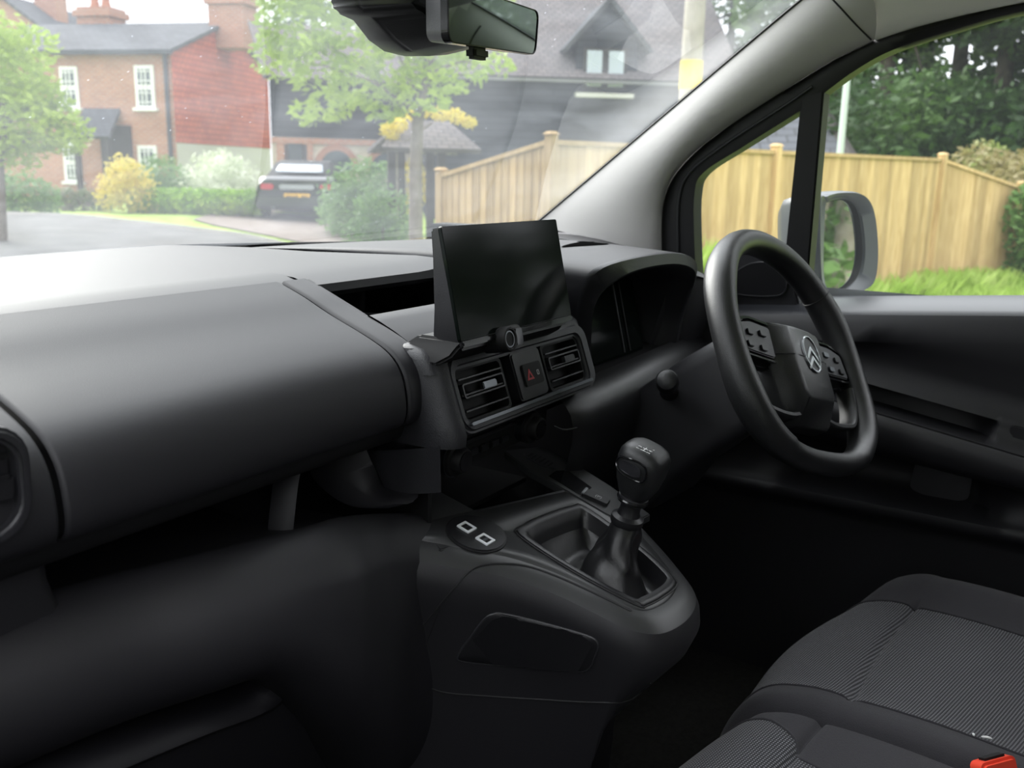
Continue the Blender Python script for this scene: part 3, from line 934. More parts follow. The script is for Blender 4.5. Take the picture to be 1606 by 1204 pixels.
# thin seam rings where the grips meet the upper rim
for i0 in (int(NT*.118),):
    mesh('rim_seam', tube([A(q)*1.0 for q in [wf.o+(A(rows[i0][k])-wf.p(ctr[i0][0], ctr[i0][1]))*1.012+(wf.p(ctr[i0][0], ctr[i0][1])-wf.o) for k in range(16)]], .0007, 5, closed=True), RUB, wheel)
# spokes
def spoke(sx):
    P = rpoly([(sx*.030, .030), (sx*.100, .033), (sx*.160, .040), (sx*.166, -.018), (sx*.120, -.030), (sx*.030, -.028)], .010)
    return mesh('spoke', prism(wf, P, -.022, -.004), GLOSS, wheel, bev=.004)
for sx in (-1, 1):
    sp_ = spoke(sx)
    pod = rpoly([(sx*.062, .026), (sx*.108, .027), (sx*.140, .020), (sx*.148, -.016), (sx*.064, -.018)], .006)
    pd = mesh('button_pod', prism(wf, pod, -.006, .004), GREYPL, sp_, bev=.0015)
    mesh('pod_trim', ringp(wf, rpoly([(sx*.056, .033), (sx*.112, .034), (sx*.148, .025), (sx*.157, -.022), (sx*.058, -.024)], .008), rpoly([(sx*.059, .030), (sx*.110, .031), (sx*.145, .0225), (sx*.153, -.020), (sx*.060, -.0215)], .007), -.006, .003), GLOSS, sp_)
    for bx, by, bw, mt in ((.088, .012, .016, SATIN if sx > 0 else PLS), (.120, .009, .014, PLS), (.094, -.009, .015, SATIN if sx > 0 else PLS), (.126, -.008, .014, PLS)):
        mesh('button', prism(wf, rrect(bw, .0075, .002, 3, sx*bx, by), .002, .0072), mt, pd, bev=.001)
    lo = spl([(sx*.030, -.088), (sx*.060, -.094), (sx*.095, -.093), (sx*.122, -.086), (sx*.140, -.060), (sx*.147, -.030)], 18)
    rows = []
    for i, p in enumerate(lo):
        q = lo[min(17, i+1)]-lo[max(0, i-1)]
        q /= np.linalg.norm(q)
        nn = A((-q[1], q[0]))
        rows.append([wf.p(*(p+nn*.004*s1_), c) for s1_, c in ((-1, -.018), (1, -.018), (1, .003), (.4, .006), (-.6, .006), (-1.1, .003))])
    mesh('lower_spoke', grid(rows, cu=True, cap=True), RIM, wheel, smooth=50)
# hub: faceted airbag cover
hubo = [(-.066, .036), (-.030, .041), (.030, .041), (.066, .036), (.070, -.020), (.062, -.070), (.044, -.104), (-.044, -.104), (-.062, -.070), (-.070, -.020)]
hubi = [(-.040, .026), (-.020, .029), (.020, .029), (.040, .026), (.045, -.020), (.043, -.062), (.034, -.074), (-.034, -.074), (-.043, -.062), (-.045, -.020)]
mid_ = [(.97*a, .99*b) for a, b in hubo]
rows = [[wf.p(a, b, -.026) for a, b in hubo], [wf.p(a, b, -.008) for a, b in hubo], [wf.p(a, b, .000) for a, b in mid_], [wf.p(a, b, .0195) for a, b in hubi], [wf.p(a*.9, b*.92-.002, .0215) for a, b in hubi]]
hub = mesh('airbag_cover', grid(rows, cu=True, cap=True), RIM, wheel, bev=.0022, seg=2, smooth=50)
cr = [wf.p(a, b, c) for a, b, c in ((-.0695, -.010, .000), (-.046, -.013, .0195), (-.03, -.014, .0219), (.03, -.014, .0219), (.046, -.013, .0195), (.0695, -.010, .000))]
mesh('cover_crease', tube(cr, .0008, 5), RUB, hub)
bf = wf.at(.0, -.0085, .0216)
mesh('badge_plate', prism(bf, circ(.0195, 36, 0, 0, .0242), 0, .0012), PLS, hub)
mesh('badge_ring', ringp(bf, circ(.0212, 36, 0, 0, .0262), circ(.0192, 36, 0, 0, .0239), 0, .003), CHROME, hub, bev=.0005)
for yy in (.0015, -.012):
    chv = [(-.0148, yy-.0047), (0, yy+.010), (.0148, yy-.0047), (.0148, yy-.0112), (0, yy+.0035), (-.0148, yy-.0112)]
    mesh('badge_chevron', prism(bf, chv, .0008, .0030), CHROME, hub, bev=.0004)
text('airbag_lettering', 'AIRBAG', wf.at(.012, -.050, .0212), .009, PLS, hub)

# ================================================================== centre console
con = thing('centre_console', 'black centre console running back from the dashboard to the gear lever', 'console', (.03, .12, .42))
ca, cb = .858, .30
def cp(px, py, dz=0): return onp(px, py, ca+dz, cb)
def cz(x, y): return ca+cb*y
edge = [(-.195, .262), (-.158, .212), (-.126, .172), (-.100, .140), (-.082, .100), (-.073, .055), (-.066, .018), (-.044, -.008), (-.005, -.019), (.038, -.018), (.074, -.004), (.104, .030), (.135, .075), (.160, .120), (.180, .19), (.185, .26)]
E_ = spl(edge, 64)
nrms = []
for i in range(64):
    q = E_[min(63, i+1)]-E_[max(0, i-1)]
    q = A((-q[1], q[0]))
    q = q/np.linalg.norm(q)
    nrms.append(-q if q@(E_[i]-A((.045, .16))) < 0 else q)
rows = []
for dz, off in ((-.44, -.04), (-.36, -.035), (-.28, -.03), (-.20, -.022), (-.14, -.014), (-.09, -.008), (-.055, -.003), (-.032, 0), (-.019, -.0015), (-.010, -.006), (-.004, -.013), (-.001, -.021), (0, -.028)):
    row = []
    for p, nn in zip(E_, nrms):
        q = p+nn*off
        wr = max(0, min(1, (.10-p[1])/.10))*max(0, min(1, (p[0]+.09)/.05))
        sh = .62*max(0, -dz-.045)*wr
        wl = max(0, min(1, (-.06-p[0])/.03))
        row.append(A((q[0]-.10*max(0, -dz-.12)*wl*min(1, max(0, p[1]/.2)), q[1]+sh, cz(0, q[1])+dz)))
    rows.append(row)
BODY = grid(rows)
mesh('console_body', grid(rows[:10]), PL, con, smooth=60)
mesh('console_rim', grid(rows[9:]), CONT, con, smooth=60)
bh = caster(BODY)
top_in = rows[-1]
def slab(name, P, mt, par=con, th_=.010, bev=.0012):
    n = len(P)
    V = [tuple(p) for p in P]+[tuple(p-A((0, 0, th_))) for p in P]
    return mesh(name, (V, [tuple(range(n)), tuple(range(2*n-1, n-1, -1))]+[(i, (i+1) % n, n+(i+1) % n, n+i) for i in range(n)]), mt, par, bev=bev)
frm = [cp(*p)[:2] for p in ((824, 842), (832, 828), (858, 815), (900, 801), (922, 803), (1000, 860), (1046, 902), (1050, 915), (1036, 928), (1010, 942), (990, 941), (900, 893))]
frm = spl(frm, 48, True)
fc = A(frm).mean(0)
def fs(k): return [fc+(A(q)-fc)*k for q in frm]
def hit2(poly, a):
    best = None
    d = A((math.cos(a), math.sin(a)))
    n = len(poly)
    for i in range(n):
        p, q = poly[i], poly[(i+1) % n]
        e = q-p
        det = d[0]*(-e[1])+d[1]*e[0]
        if abs(det) < 1e-9: continue
        r = p-fc
        t = (r[0]*(-e[1])+r[1]*e[0])/det
        s = (d[0]*r[1]-d[1]*r[0])/det
        if t > 0 and -1e-6 <= s <= 1+1e-6 and (best is None or t < best): best = t
    return fc+d*best
def skin():
    V, F = [], []
    poly = [A((p[0], p[1])) for p in top_in]
    il = fs(1.0)
    N = 90
    c1, c2 = A(cp(745, 800)[:2]), A(cp(885, 768)[:2])
    s = c2-c1
    nrm = A((-s[1], s[0]))
    nrm = nrm if nrm@(fc-c1) > 0 else -nrm
    for k in range(N):
        a = 2*math.pi*k/N
        i_, o2 = hit2(il, a), hit2(poly, a)
        v = o2-i_
        den = nrm@v
        if nrm@(o2-c1) < 0 and den < 0:
            o2 = i_+v*max(0, min(1, (nrm@(c1-i_))/den))
        for f in (0, .5, 1):
            q = i_*(1-f)+o2*f
            V.append((q[0], q[1], cz(*q)+.0003))
    for k in range(N):
        for f in range(2):
            a, b = k*3+f, ((k+1) % N)*3+f
            F.append((a, b, b+1, a+1))
    return V, F
mesh('console_top', skin(), CONT, con, smooth=60, solid=.003)
slab('console_shoulder', [cp(*p, .0002) for p in ((752, 806), (744, 799), (690, 770), (632, 742), (600, 752), (640, 800), (690, 862), (730, 850))], CONT)
slab('cubby_floor', [cp(*p, -.070) for p in ((640, 742), (745, 800), (890, 766), (840, 700), (700, 690))], PLD)
slab('cubby_lip', [cp(*p, .0005) for p in ((745, 800), (747, 803), (887, 771), (885, 767))], GREYPL, bev=.0008)
slab('console_rail', [cp(*p, .002) for p in ((790, 706), (850, 699), (905, 728), (960, 763), (1020, 806), (985, 824), (945, 802), (890, 770), (830, 737))], CONT)
gr = Fr(cp(847, 722, .003), cp(870, 732)-cp(828, 712), cp(860, 712)-cp(836, 730))
if gr.n[2] < 0: gr = Fr(gr.o, gr.u, -gr.v)
og = mesh('oval_grille', prism(gr, circ(.024, 28, 0, 0, .012), -.001, .0012), GREYPL, con, bev=.0006)
for k in range(6):
    xk = -.015+.006*k
    hk = .009*math.sqrt(max(.05, 1-(xk/.022)**2))
    mesh('grille_bar', box(gr, .0018, 2*hk, .0012, (xk, 0, .0014)), RUB, og)
slab('switch_recess', [cp(*p, .0028) for p in ((861, 746), (872, 738), (890, 737), (928, 764), (912, 776), (904, 772))], GLOSS, th_=.001, bev=0)
pbf = Fr(cp(934, 781, .003), cp(955, 790)-cp(917, 773), cp(945, 772)-cp(920, 787))
if pbf.n[2] < 0: pbf = Fr(pbf.o, pbf.u, -pbf.v)
pb = mesh('parking_brake_switch', prism(pbf, rrect(.034, .018, .002, 3), -.002, .0035), PLS, con, bev=.001)
mesh('switch_edge', box(pbf, .0035, .017, .002, (-.0155, 0, .0035)), CHROME, pb)
text('brake_symbol', '(P)', pbf.at(.003, 0, .0037), .008, GREYP, pb, .0002)
us = Fr(cp(747, 837, .001), cp(784, 853)-cp(706, 818), cp(770, 815)-cp(722, 858))
if us.n[2] < 0: us = Fr(us.o, us.u, -us.v)
hl, hs = np.linalg.norm(cp(788, 853)-cp(703, 819))/2, np.linalg.norm(cp(768, 818)-cp(722, 856))/2
up_ = mesh('usb_plate', prism(us, circ(hl, 40, 0, 0, hs), -.003, .0022), PLS, con, bev=.0008)
mesh('plate_groove', ringp(us, circ(hl+.0015, 40, 0, 0, hs+.0015), circ(hl-.0004, 40, 0, 0, hs-.0004), -.003, .0008), RUB, con)
for px, py in ((732, 827), (761, 846)):
    uf = Fr(cp(px, py, .0036), (1, .0, 0), (0, 1, cb))
    uc = mesh('usb_socket', ringp(uf, rrect(.0165, .0165, .001, 2), rrect(.0110, .0110, .0008, 2), -.001, .0012), USBW, up_)
    mesh('socket_slot', prism(uf, rrect(.0112, .0112, .0008, 2), -.001, .0002), PLD, uc)
    mesh('socket_tongue', box(uf, .007, .003, .0008, (0, .0, .0004)), SATIN, uc)
def seam(name, px, r, mt=RUB, n=40, closed=False, par=con, cast=None):
    cast = cast or bh
    P = [A((a, b)) for a, b in px]
    Q = [cast(*p) for p in spl(P, n, closed)]
    Q = [q for q in Q if q is not None]
    return mesh(name, tube(Q, r, 6, closed=closed), mt, par)
sp_ = seam('panel_seam', [(990, 958), (900, 915), (835, 890), (790, 884), (745, 890), (712, 922), (670, 972), (634, 1012), (626, 1028), (634, 1046), (662, 1070), (694, 1085), (760, 1091), (840, 1096), (930, 1101), (985, 1098), (1020, 1070)], .0011, n=80)
ins = [(772, 963), (790, 962), (850, 976), (920, 996), (937, 1008), (934, 1026), (920, 1050), (880, 1050), (800, 1043), (728, 1036), (719, 1026), (740, 996), (758, 972)]
pc = A((830, 1006))
pl_ = spl([A(p) for p in ins], 48, True)
ringsq = [[bh(*(pc+(p-pc)*k), .0012 if k == 1 else .0022) for p in pl_] for k in (1, .97, .7, .35, .02)]
mesh('side_inset', grid(ringsq, cu=True, cap=True), PLS, con, smooth=60)
seam('inset_edge', ins, .0014, GREYPL, 56, True)
seam('dash_joint', [(640, 1050), (668, 1010), (690, 950)], .0006, n=12)

# ================================================================== gear lever
gl = thing('gear_lever', 'black gear lever with rounded knob and leather gaiter on the console', 'gear lever', tuple(A((*fc, cz(*fc)))))
def loop(P, dz): return [A((p[0], p[1], cz(*p)+dz)) for p in P]
rows = [loop(fs(1.08), .0004), loop(fs(1.07), .0026), loop(fs(1.02), .0034), loop(fs(.95), .0020), loop(fs(.90), -.008), loop(fs(.86), -.016)]
mesh('gaiter_frame', grid(rows, cu=True), PLS, gl, smooth=50)
mesh('frame_groove', tube(loop(fs(1.10), .0008), .0010, 5, closed=True), RUB, gl)
knobc = on(1007, 733, x=.034)
neck = on(984, 812, x=.034)
axis = (knobc-neck)/np.linalg.norm(knobc-neck)
basec = A((fc[0]-.002, fc[1]-.010, cz(fc[0], fc[1])-.018))
rows = []
b0 = loop(fs(.87), -.015)
def gring(t):
    c = basec*(1-t)+neck*t
    out = []
    for i, p in enumerate(b0):
        d = p-A((*fc, cz(*fc)-.015))
        a = math.atan2(d[1], d[0])
        L0 = np.linalg.norm(d[:2])
        r = .0155+(.036-.0155)*(1-t)**1.5
        f = 0 if t <= .02 else 1
        fold = 1+.16*math.sin(3*a+2.2*t*3)*math.sin(math.pi*min(1, t*1.1))+.07*math.sin(7*a-4*t)*math.sin(math.pi*t)
        out.append(c+A((math.cos(a)*r*fold, math.sin(a)*r*fold, .006*math.sin(2*a+6*t)*(1-t))))
    return out
rows.append(b0)
rows.append([p*.72+q*.28+A((0, 0, -.016)) for p, q in zip(b0, gring(.0))])
rows.append([p*.35+q*.65+A((0, 0, -.014)) for p, q in zip(b0, gring(.0))])
for t in np.linspace(.04, 1, 14): rows.append(gring(t))
mesh('gaiter', grid(rows, cu=True), LEATH, gl, smooth=180)
kf = Fr(neck, np.cross((0, 1, 0), axis), (0, 1, 0))
kf.n = axis
kf.u = np.cross((0, 1, 0), axis)
kf.u /= np.linalg.norm(kf.u)
kf.v = np.cross(axis, kf.u)
KL = np.linalg.norm(knobc-neck)
mesh('neck_collar', lathe(kf, [(.0165, -.008), (.0185, -.004), (.0180, .002), (.0130, .005), (.0115, .010), (.0112, .018), (.0165, .021), (.0175, .025), (.0165, .028), (.0105, .031), (.0100, .042), (.0125, .055), (.014, KL-.02)], 28), PLS, gl)
mesh('collar_ring', lathe(kf, [(.0168, .0225), (.0182, .0245), (.0168, .0265)], 28), GLOSS, gl)
# knob: rounded block, wider at the top
rows = []
for h, w, d, sx, sy in ((-.036, .012, .012, 0, 0), (-.030, .016, .0155, 0, 0), (-.018, .0205, .020, 0, 0), (-.004, .0245, .0225, 0, 0), (.008, .0265, .0235, 0, -.001), (.016, .0262, .0225, 0, -.001), (.022, .0235, .0195, 0, -.001), (.0255, .018, .0145, 0, -.001), (.0272, .0095, .0075, 0, -.001), (.0275, .001, .001, 0, 0)):
    row = []
    for k in range(28):
        a = 2*math.pi*k/28
        e = .62
        c, s = math.cos(a), math.sin(a)
        row.append(kf.p(w*math.copysign(abs(c)**e, c), d*1.12*math.copysign(abs(s)**e, s), KL+h+.10*math.copysign(abs(s)**e, s)*d))
    rows.append(row)
KN = grid(rows, cu=True, cap=True)
kn = mesh('knob', KN, RIM, gl, smooth=80)
kc = caster(KN)
q0, q1, q2 = kc(987, 736, .0), kc(970, 728, .0), kc(1000, 745, .0)
def knobpatch(name, px, lift, th_, mt, par, n=28):
    Q = [kc(*p, lift) for p in spl([A(p) for p in px], n, True)]
    Q = [q for q in Q if q is not None]
    return mesh(name, tube(Q, th_, 6, closed=True), mt, par)
bz = [(968, 722), (976, 716), (1000, 724), (1012, 734), (1013, 748), (1005, 756), (985, 748), (970, 736)]
knobpatch('badge_edge', bz, .0006, .0012, GLOSS, kn)
bz2 = [(973, 724), (980, 722), (999, 730), (1005, 738), (1004, 747), (998, 748), (984, 742), (974, 734)]
Q = [kc(*p, .0014) for p in spl([A(p) for p in bz2], 24, True)]
Q = [q for q in Q if q is not None]
mesh('badge_plate', ([tuple(q) for q in Q], [tuple(range(len(Q)))]), GREYPL, kn, solid=.002, smooth=0)
tp = kc(1012, 705, .0004)
if tp is not None:
    tfm = Fr(tp, (1, .1, -.05), (0, 1, .3))
    for k, s in enumerate(('1', '3', '5')):
        text('gear_number', s, tfm.at(-.008+.008*k, .006, .0006), .0055, WHITE, kn, .0002)
    for k, s in enumerate(('2', '4', '6')):
        text('gear_number', s, tfm.at(-.008+.008*k, -.006, .0006), .0055, WHITE, kn, .0002)
    mesh('gear_pattern', join(box(tfm, .017, .0008, .0003, (0, 0, .0006)), *[box(tfm, .0008, .006, .0003, (-.008+.008*k, 0, .0006)) for k in range(3)]), WHITE, kn)

# ================================================================== seats
def seat(name, label, dx, dy, dz, x1=.655, xb1=.505, cur=.095, flare=0.0, hk=1.0):
    root = thing(name, label, 'seat', (.385+dx, -.3+dy, .44))
    x0 = .118
    xb0 = .205
    PF = spl([(0.030, -.19), (.022, -.13), (.012, -.085), (.000, -.055), (-.016, -.030), (-.036, -.013), (-.06, -.004), (-.09, .002), (-.118, .002), (-.130, -.005), (-.142, .002), (-.22, .002), (-.32, -.006), (-.45, -.018), (-.56, -.03)], 57)
    PF2 = [A((q[0], q[1] if not -.145 < q[0] < -.115 else .002)) for q in PF]
    def surf(x, s):
        # s: 0 at the lower front edge, 1 at the back of the cushion
        c = (x-.385)/.265
        fr2 = max(0, (x-.30)/.30)
        yf = -.022-cur*fr2**1.9-.05*max(0, (.17-x)/.05)**1.5
        hump = hk*.024*math.exp(-((x-.575)/.05)**2)+.010*math.exp(-((x-.165)/.035)**2)
        side = max(0, (abs(c)-.86)/.14)
        top = .700+hump-.004-.035*side**2
        i = int(round(s*56))
        p = PF[i] if xb0 <= x <= xb1+flare else PF2[i]
        w = 1-.8*max(0, min(1, (-.02-p[0])/.16))
        return A((x+dx, yf*w-.025*(1-w)+p[0]+dy, top+p[1]+dz))
    def edge0(k): return xb0
    def edge1(k): return min(xb1+flare*max(0, 1-k/50), x1-.022) if flare else xb1
    def patch(nm, lo, hi, n, s0, s1, mt, sideflap=0):
        rows = []
        for f in np.linspace(0, 1, n):
            rows.append([surf(lo(k)*(1-f)+hi(k)*f, k/56) for k in range(s0, s1+1)])
        if sideflap:
            e = rows[0] if sideflap < 0 else rows[-1]
            fl1 = [p+A((.004*sideflap, -.004, -.02)) for p in e]
            fl2 = [p+A((.006*sideflap, -.004, -.05)) for p in e]
            fl3 = [A((p[0], p[1]-.004, .50+dz)) for p in e]
            rows = [fl3, fl2, fl1]+rows if sideflap < 0 else rows+[fl1, fl2, fl3]
        return mesh(nm, grid(rows), mt, root, smooth=70)
    patch('side_bolster', lambda k: x0, edge0, 10, 0, 56, BOLST, -1)
    patch('side_bolster', edge1, lambda k: x1, 14, 0, 56, BOLST, 1)
    patch('front_insert', edge0, edge1, 18, 8, 33, WOVEN)
    patch('front_skirt', edge0, edge1, 18, 0, 8, BOLST)
    patch('rear_insert', edge0, edge1, 18, 33, 56, WOVEN)
    for eg in (edge0, edge1):
        mesh('piping', tube([surf(eg(k), k/56)+A((0, 0, .0005)) for k in range(6, 57, 2)], .0016, 6), BOLST, root)
    # backrest
    rows = []
    for f in np.linspace(0, 1, 10):
        z = .68+.62*f
        y = -.575-.16*f
        w = .25-.04*f
        rows.append([A((.385+dx+w*math.copysign(abs(math.cos(a))**.6, math.cos(a)), y+dy+.055*math.copysign(abs(math.sin(a))**.7, math.sin(a)), z+dz)) for a in np.linspace(0, 2*math.pi, 24, endpoint=False)])
    mesh('backrest', grid(rows, cu=True, cap=True), BOLST, root, bev=.01)
    rows = [[A((.385+dx+w*math.cos(a), -.765+dy+.045*math.sin(a), z+dz)) for a in np.linspace(0, 2*math.pi, 20, endpoint=False)] for z, w in ((1.33, .09), (1.36, .125), (1.45, .13), (1.49, .10))]
    mesh('headrest', grid(rows, cu=True, cap=True), BOLST, root, bev=.01)
    mesh('seat_base', box(WORLD, .44, .46, .14, (.385+dx, -.32+dy, .49+dz)), PLD, root, bev=.01)
    return root, surf
ds, dsurf = seat('driver_seat', 'dark grey cloth driver\'s seat with woven centre, beyond the console', 0, 0, 0)
psd, psurf = seat('passenger_seat', 'dark grey cloth passenger seat with pale woven centre, next to the driver\'s seat', -.500, .035, .018, .608, .490, .05, .19, .1)
# scraps of white thread stuck to the driver's seat
for q, (a, b, c) in enumerate((((1526, 1150), (1528, 1154), 0), ((1539, 1155), (1556, 1158), 1))):
    pts = [on(a[0], a[1], z=.699), on((a[0]+b[0])/2, (a[1]+b[1])/2-.8, z=.7), on(b[0], b[1], z=.699)]
    ob = mesh('white_thread', tube(spl(pts, 6), [.0005, .0012, .0014, .0014, .0012, .0005], 6), WHITE)
    tag(ob, ('tiny white speck of lint on the driver\'s seat', 'white curved thread lying on the driver\'s seat')[q], 'lint')
bk = thing('seat_belt_buckle', 'red-topped seat belt buckle between the two seats', 'buckle', (.105, -.32, .62))
bfm = Fr(on(1558, 1201, x=.115), (.8, -.6, 0), (.25, .35, 1))
mesh('buckle_body', prism(bfm, rrect(.052, .075, .008, 4, 0, -.045), -.012, .012), PLD, bk, bev=.004)
mesh('release_button', prism(bfm, rrect(.046, .020, .006, 4, 0, -.002), -.010, .010), BUCK, bk, bev=.003)
mesh('belt_slot', box(bfm, .026, .006, .008, (0, .0075, 0)), PLD, bk)
mesh('buckle_stalk', tube([bfm.p(0, -.08, 0), bfm.p(0, -.14, 0), A((.112, -.36, .50))], .012, 8), PLD, bk)

# ================================================================== mirrors
rv = thing('rear_view_mirror', 'black rear-view mirror with tinted glass below its sensor housing', 'mirror', tuple(on(760, 20, x=.02)))
TL, TR_, BR_, BL_ = on(694, -30, x=-.095), on(842, 18, x=.130), on(833, 86, x=.120), on(700, 66, x=-.095)
mfr = Fr((TL+TR_+BR_+BL_)/4, (TR_+BR_)/2-(TL+BL_)/2, (TL+TR_)/2-(BL_+BR_)/2)
def lp_(p): return ((p-mfr.o)@mfr.u, (p-mfr.o)@mfr.v)
mo = [lp_(p) for p in (BL_, BR_, TR_, TL)]
mo = rpoly(mo, .012, 5)
mh = mesh('mirror_shell', taper(mfr, mo, .001, -.030, .86), PLS, rv, bev=.003)
mesh('mirror_glass', taper(mfr, mo, .0015, .0035, .985), RVMG, rv)
mesh('mirror_rim', ringp(mfr, [(a*1.012, b*1.02) for a, b in mo], [(a*.985, b*.965) for a, b in mo], -.004, .0045), GLOSS, rv, bev=.001)
mesh('dip_switch', box(mfr, .034, .012, .012, lp_(on(748, 84, x=-.01))+(-.008,)), PLD, rv, bev=.003)
hs_ = [[on(*p, y=y) for p in q] for q, y in (
    (((548, -30), (552, 10), (575, 30), (600, 60), (622, 78), (666, 88), (700, 86), (722, 70), (720, -30)), .40),
    (((556, -30), (560, 8), (582, 28), (605, 55), (628, 74), (664, 84), (700, 82), (716, 66), (714, -30)), .34),)]
rows = []
ho = [(-.16, .02), (-.155, -.012), (-.13, -.024)]
def hpt(px, py, y): return on(px, py, y=y)
r1 = [hpt(*p, .32) for p in ((562, -60), (556, 2), (566, 18), (592, 30), (616, 62), (640, 80), (672, 88), (700, 86), (722, 74), (730, -60))]
r0 = [p+A((.01, .045, .003)) for p in r1]
cen_ = sum(r1)/len(r1)
r2 = [cen_+(p-cen_)*.86+A((.025, -.045, .006)) for p in r1]
mesh('sensor_housing', grid([r0, r1, r2], cap=True), PLS, rv, bev=.006, seg=3, smooth=50)
mesh('mirror_stem', tube([cen_+A((.02, -.03, .02)), mfr.p(0, .01, -.02)], .013, 10), PLD, rv)
hk_ = hpt(553, 4, .335)
mesh('housing_clip', tube([hk_+A((-.004, 0, .02)), hk_, hk_+A((.008, 0, -.004))], .005, 8), RUB, rv)

dm = thing('door_mirror', 'grey-black door mirror outside the driver\'s window', 'mirror', (.98, .1, 1.1))
dmo = [(1280, 318), (1290, 306), (1312, 300), (1345, 302), (1362, 318), (1370, 350), (1373, 400), (1368, 440), (1352, 456), (1315, 470), (1298, 470), (1282, 440)]
mp0, mnn = A((.97, .06, 1.20)), A((-.42, -.90, .045))
def mq(px, py, off=0): return onq(px, py, mp0+mnn/np.linalg.norm(mnn)*off, mnn)
lo = spl([mq(*p) for p in dmo], 48, True)
cm = sum(lo)/48
nn_ = mnn/np.linalg.norm(mnn)
dmi = [(1291, 330), (1297, 318), (1315, 312), (1330, 314), (1343, 328), (1350, 360), (1352, 400), (1346, 430), (1332, 448), (1312, 458), (1301, 458), (1289, 430)]
li = spl([mq(*p, -.004) for p in dmi], 48, True)
def sc(P, k, off): 
    c = sum(P)/len(P)
    return [c+(p-c)*k+nn_*off for p in P]
rows = [li, sc(li, 1.03, .006), sc(lo, .97, .008), lo, sc(lo, 1.01, -.015), sc(lo, 1.0, -.045), sc(lo, .90, -.085), sc(lo, .66, -.115), sc(lo, .2, -.128)]
sil = mat('grey_mirror_shell', (.035, .039, .044), .38, .5)
mesh('mirror_shell', grid(rows, cu=True), sil, dm, smooth=60)
mesh('mirror_recess', grid([sc(li, 1.0, .0005), sc(li, .98, -.020)], cu=True), PLD, dm, smooth=60)
gi = [(1288, 330), (1293, 320), (1310, 314), (1326, 316), (1336, 332), (1341, 365), (1342, 400), (1336, 428), (1326, 444), (1310, 455), (1297, 456), (1286, 430)]
gg = spl([mq(*p, -.010) for p in gi], 40, True)
c = sum(gg)/40
t1 = mesh('mirror_glass', ([tuple(p) for p in gg], [tuple(range(40))]), MIRG, dm, smooth=0, solid=.002)
mesh('mirror_arm', tube([cm+A((-.03, .05, -.10)), A((.86, .10, 1.09)), A((.80, .11, 1.075))], [.03, .028, .03], 10), PLD, dm)

# ================================================================== outside
def noise_ramp(m, scale, cols, detail=4, coord='Object', pos=None, vec=None):
    nt = m.node_tree
    p = nt.nodes['Principled BSDF']
    tc = nt.nodes.new('ShaderNodeTexCoord')
    n = nt.nodes.new('ShaderNodeTexNoise')
    n.inputs['Scale'].default_value = scale
    n.inputs['Detail'].default_value = detail
    lnk(nt, tc.outputs[coord], n.inputs['Vector'])
    r = nt.nodes.new('ShaderNodeValToRGB')
    while len(r.color_ramp.elements) < len(cols): r.color_ramp.elements.new(.5)
    for i, c in enumerate(cols):
        r.color_ramp.elements[i].position = .28+.44*i/(len(cols)-1)
        r.color_ramp.elements[i].color = (*c, 1)
    lnk(nt, n.outputs['Fac'], r.inputs[0])
    lnk(nt, r.outputs[0], p.inputs['Base Color'])
    return r
def leafmat(name, cols, scale=.9, transl=.35):
    m = mat(name, cols[0], .55, .35)
    r = noise_ramp(m, scale, cols, 5, 'Object')
    nt = m.node_tree
    p = nt.nodes['Principled BSDF']
    out = [n for n in nt.nodes if n.type == 'OUTPUT_MATERIAL'][0]
    t = nt.nodes.new('ShaderNodeBsdfTranslucent')
    mx = nt.nodes.new('ShaderNodeMixShader')
    mx.inputs[0].default_value = transl
    lnk(nt, r.outputs[0], t.inputs[0])
    lnk(nt, p.outputs[0], mx.inputs[1])
    lnk(nt, t.outputs[0], mx.inputs[2])
    lnk(nt, mx.outputs[0], out.inputs[0])
    return m
def brickmat(name, c1, c2, mortar, scale, w, h, ax='side', bump=.3):
    m = mat(name, c1, .9, .2)
    nt = m.node_tree
    p = nt.nodes['Principled BSDF']
    uv = nt.nodes.new('ShaderNodeUVMap')
    b = nt.nodes.new('ShaderNodeTexBrick')
    b.inputs['Color1'].default_value = (*c1, 1)
    b.inputs['Color2'].default_value = (*c2, 1)
    b.inputs['Mortar'].default_value = (*mortar, 1)
    b.inputs['Scale'].default_value = scale
    b.inputs['Brick Width'].default_value = w
    b.inputs['Row Height'].default_value = h
    b.inputs['Mortar Size'].default_value = .012
    lnk(nt, uv.outputs[0], b.inputs['Vector'])
    n = nt.nodes.new('ShaderNodeTexNoise')
    n.inputs['Scale'].default_value = 1.3
    n.inputs['Detail'].default_value = 6
    lnk(nt, uv.outputs[0], n.inputs['Vector'])
    mx = nt.nodes.new('ShaderNodeMix')
    mx.data_type = 'RGBA'
    mx.blend_type = 'MULTIPLY'
    mx.inputs[0].default_value = .55
    rr = nt.nodes.new('ShaderNodeValToRGB')
    rr.color_ramp.elements[0].color = (.55, .55, .55, 1)
    rr.color_ramp.elements[1].color = (1.15, 1.12, 1.1, 1)
    lnk(nt, n.outputs['Fac'], rr.inputs[0])
    lnk(nt, b.outputs['Color'], mx.inputs[6])
    lnk(nt, rr.outputs[0], mx.inputs[7])
    lnk(nt, mx.outputs[2], p.inputs['Base Color'])
    return m
BRICK = brickmat('orange_red_brick', (.50, .21, .125), (.40, .155, .10), (.46, .36, .29), 1, .225, .075)
TILEH = brickmat('red_hung_tiles', (.66, .15, .075), (.52, .105, .06), (.26, .06, .035), 1, .24, .16)
SLATE = brickmat('grey_slates', (.115, .12, .135), (.085, .09, .10), (.06, .06, .065), 1, .25, .16)
RTILE = brickmat('weathered_roof_tiles', (.20, .175, .17), (.15, .135, .135), (.09, .08, .08), 1, .20, .14)
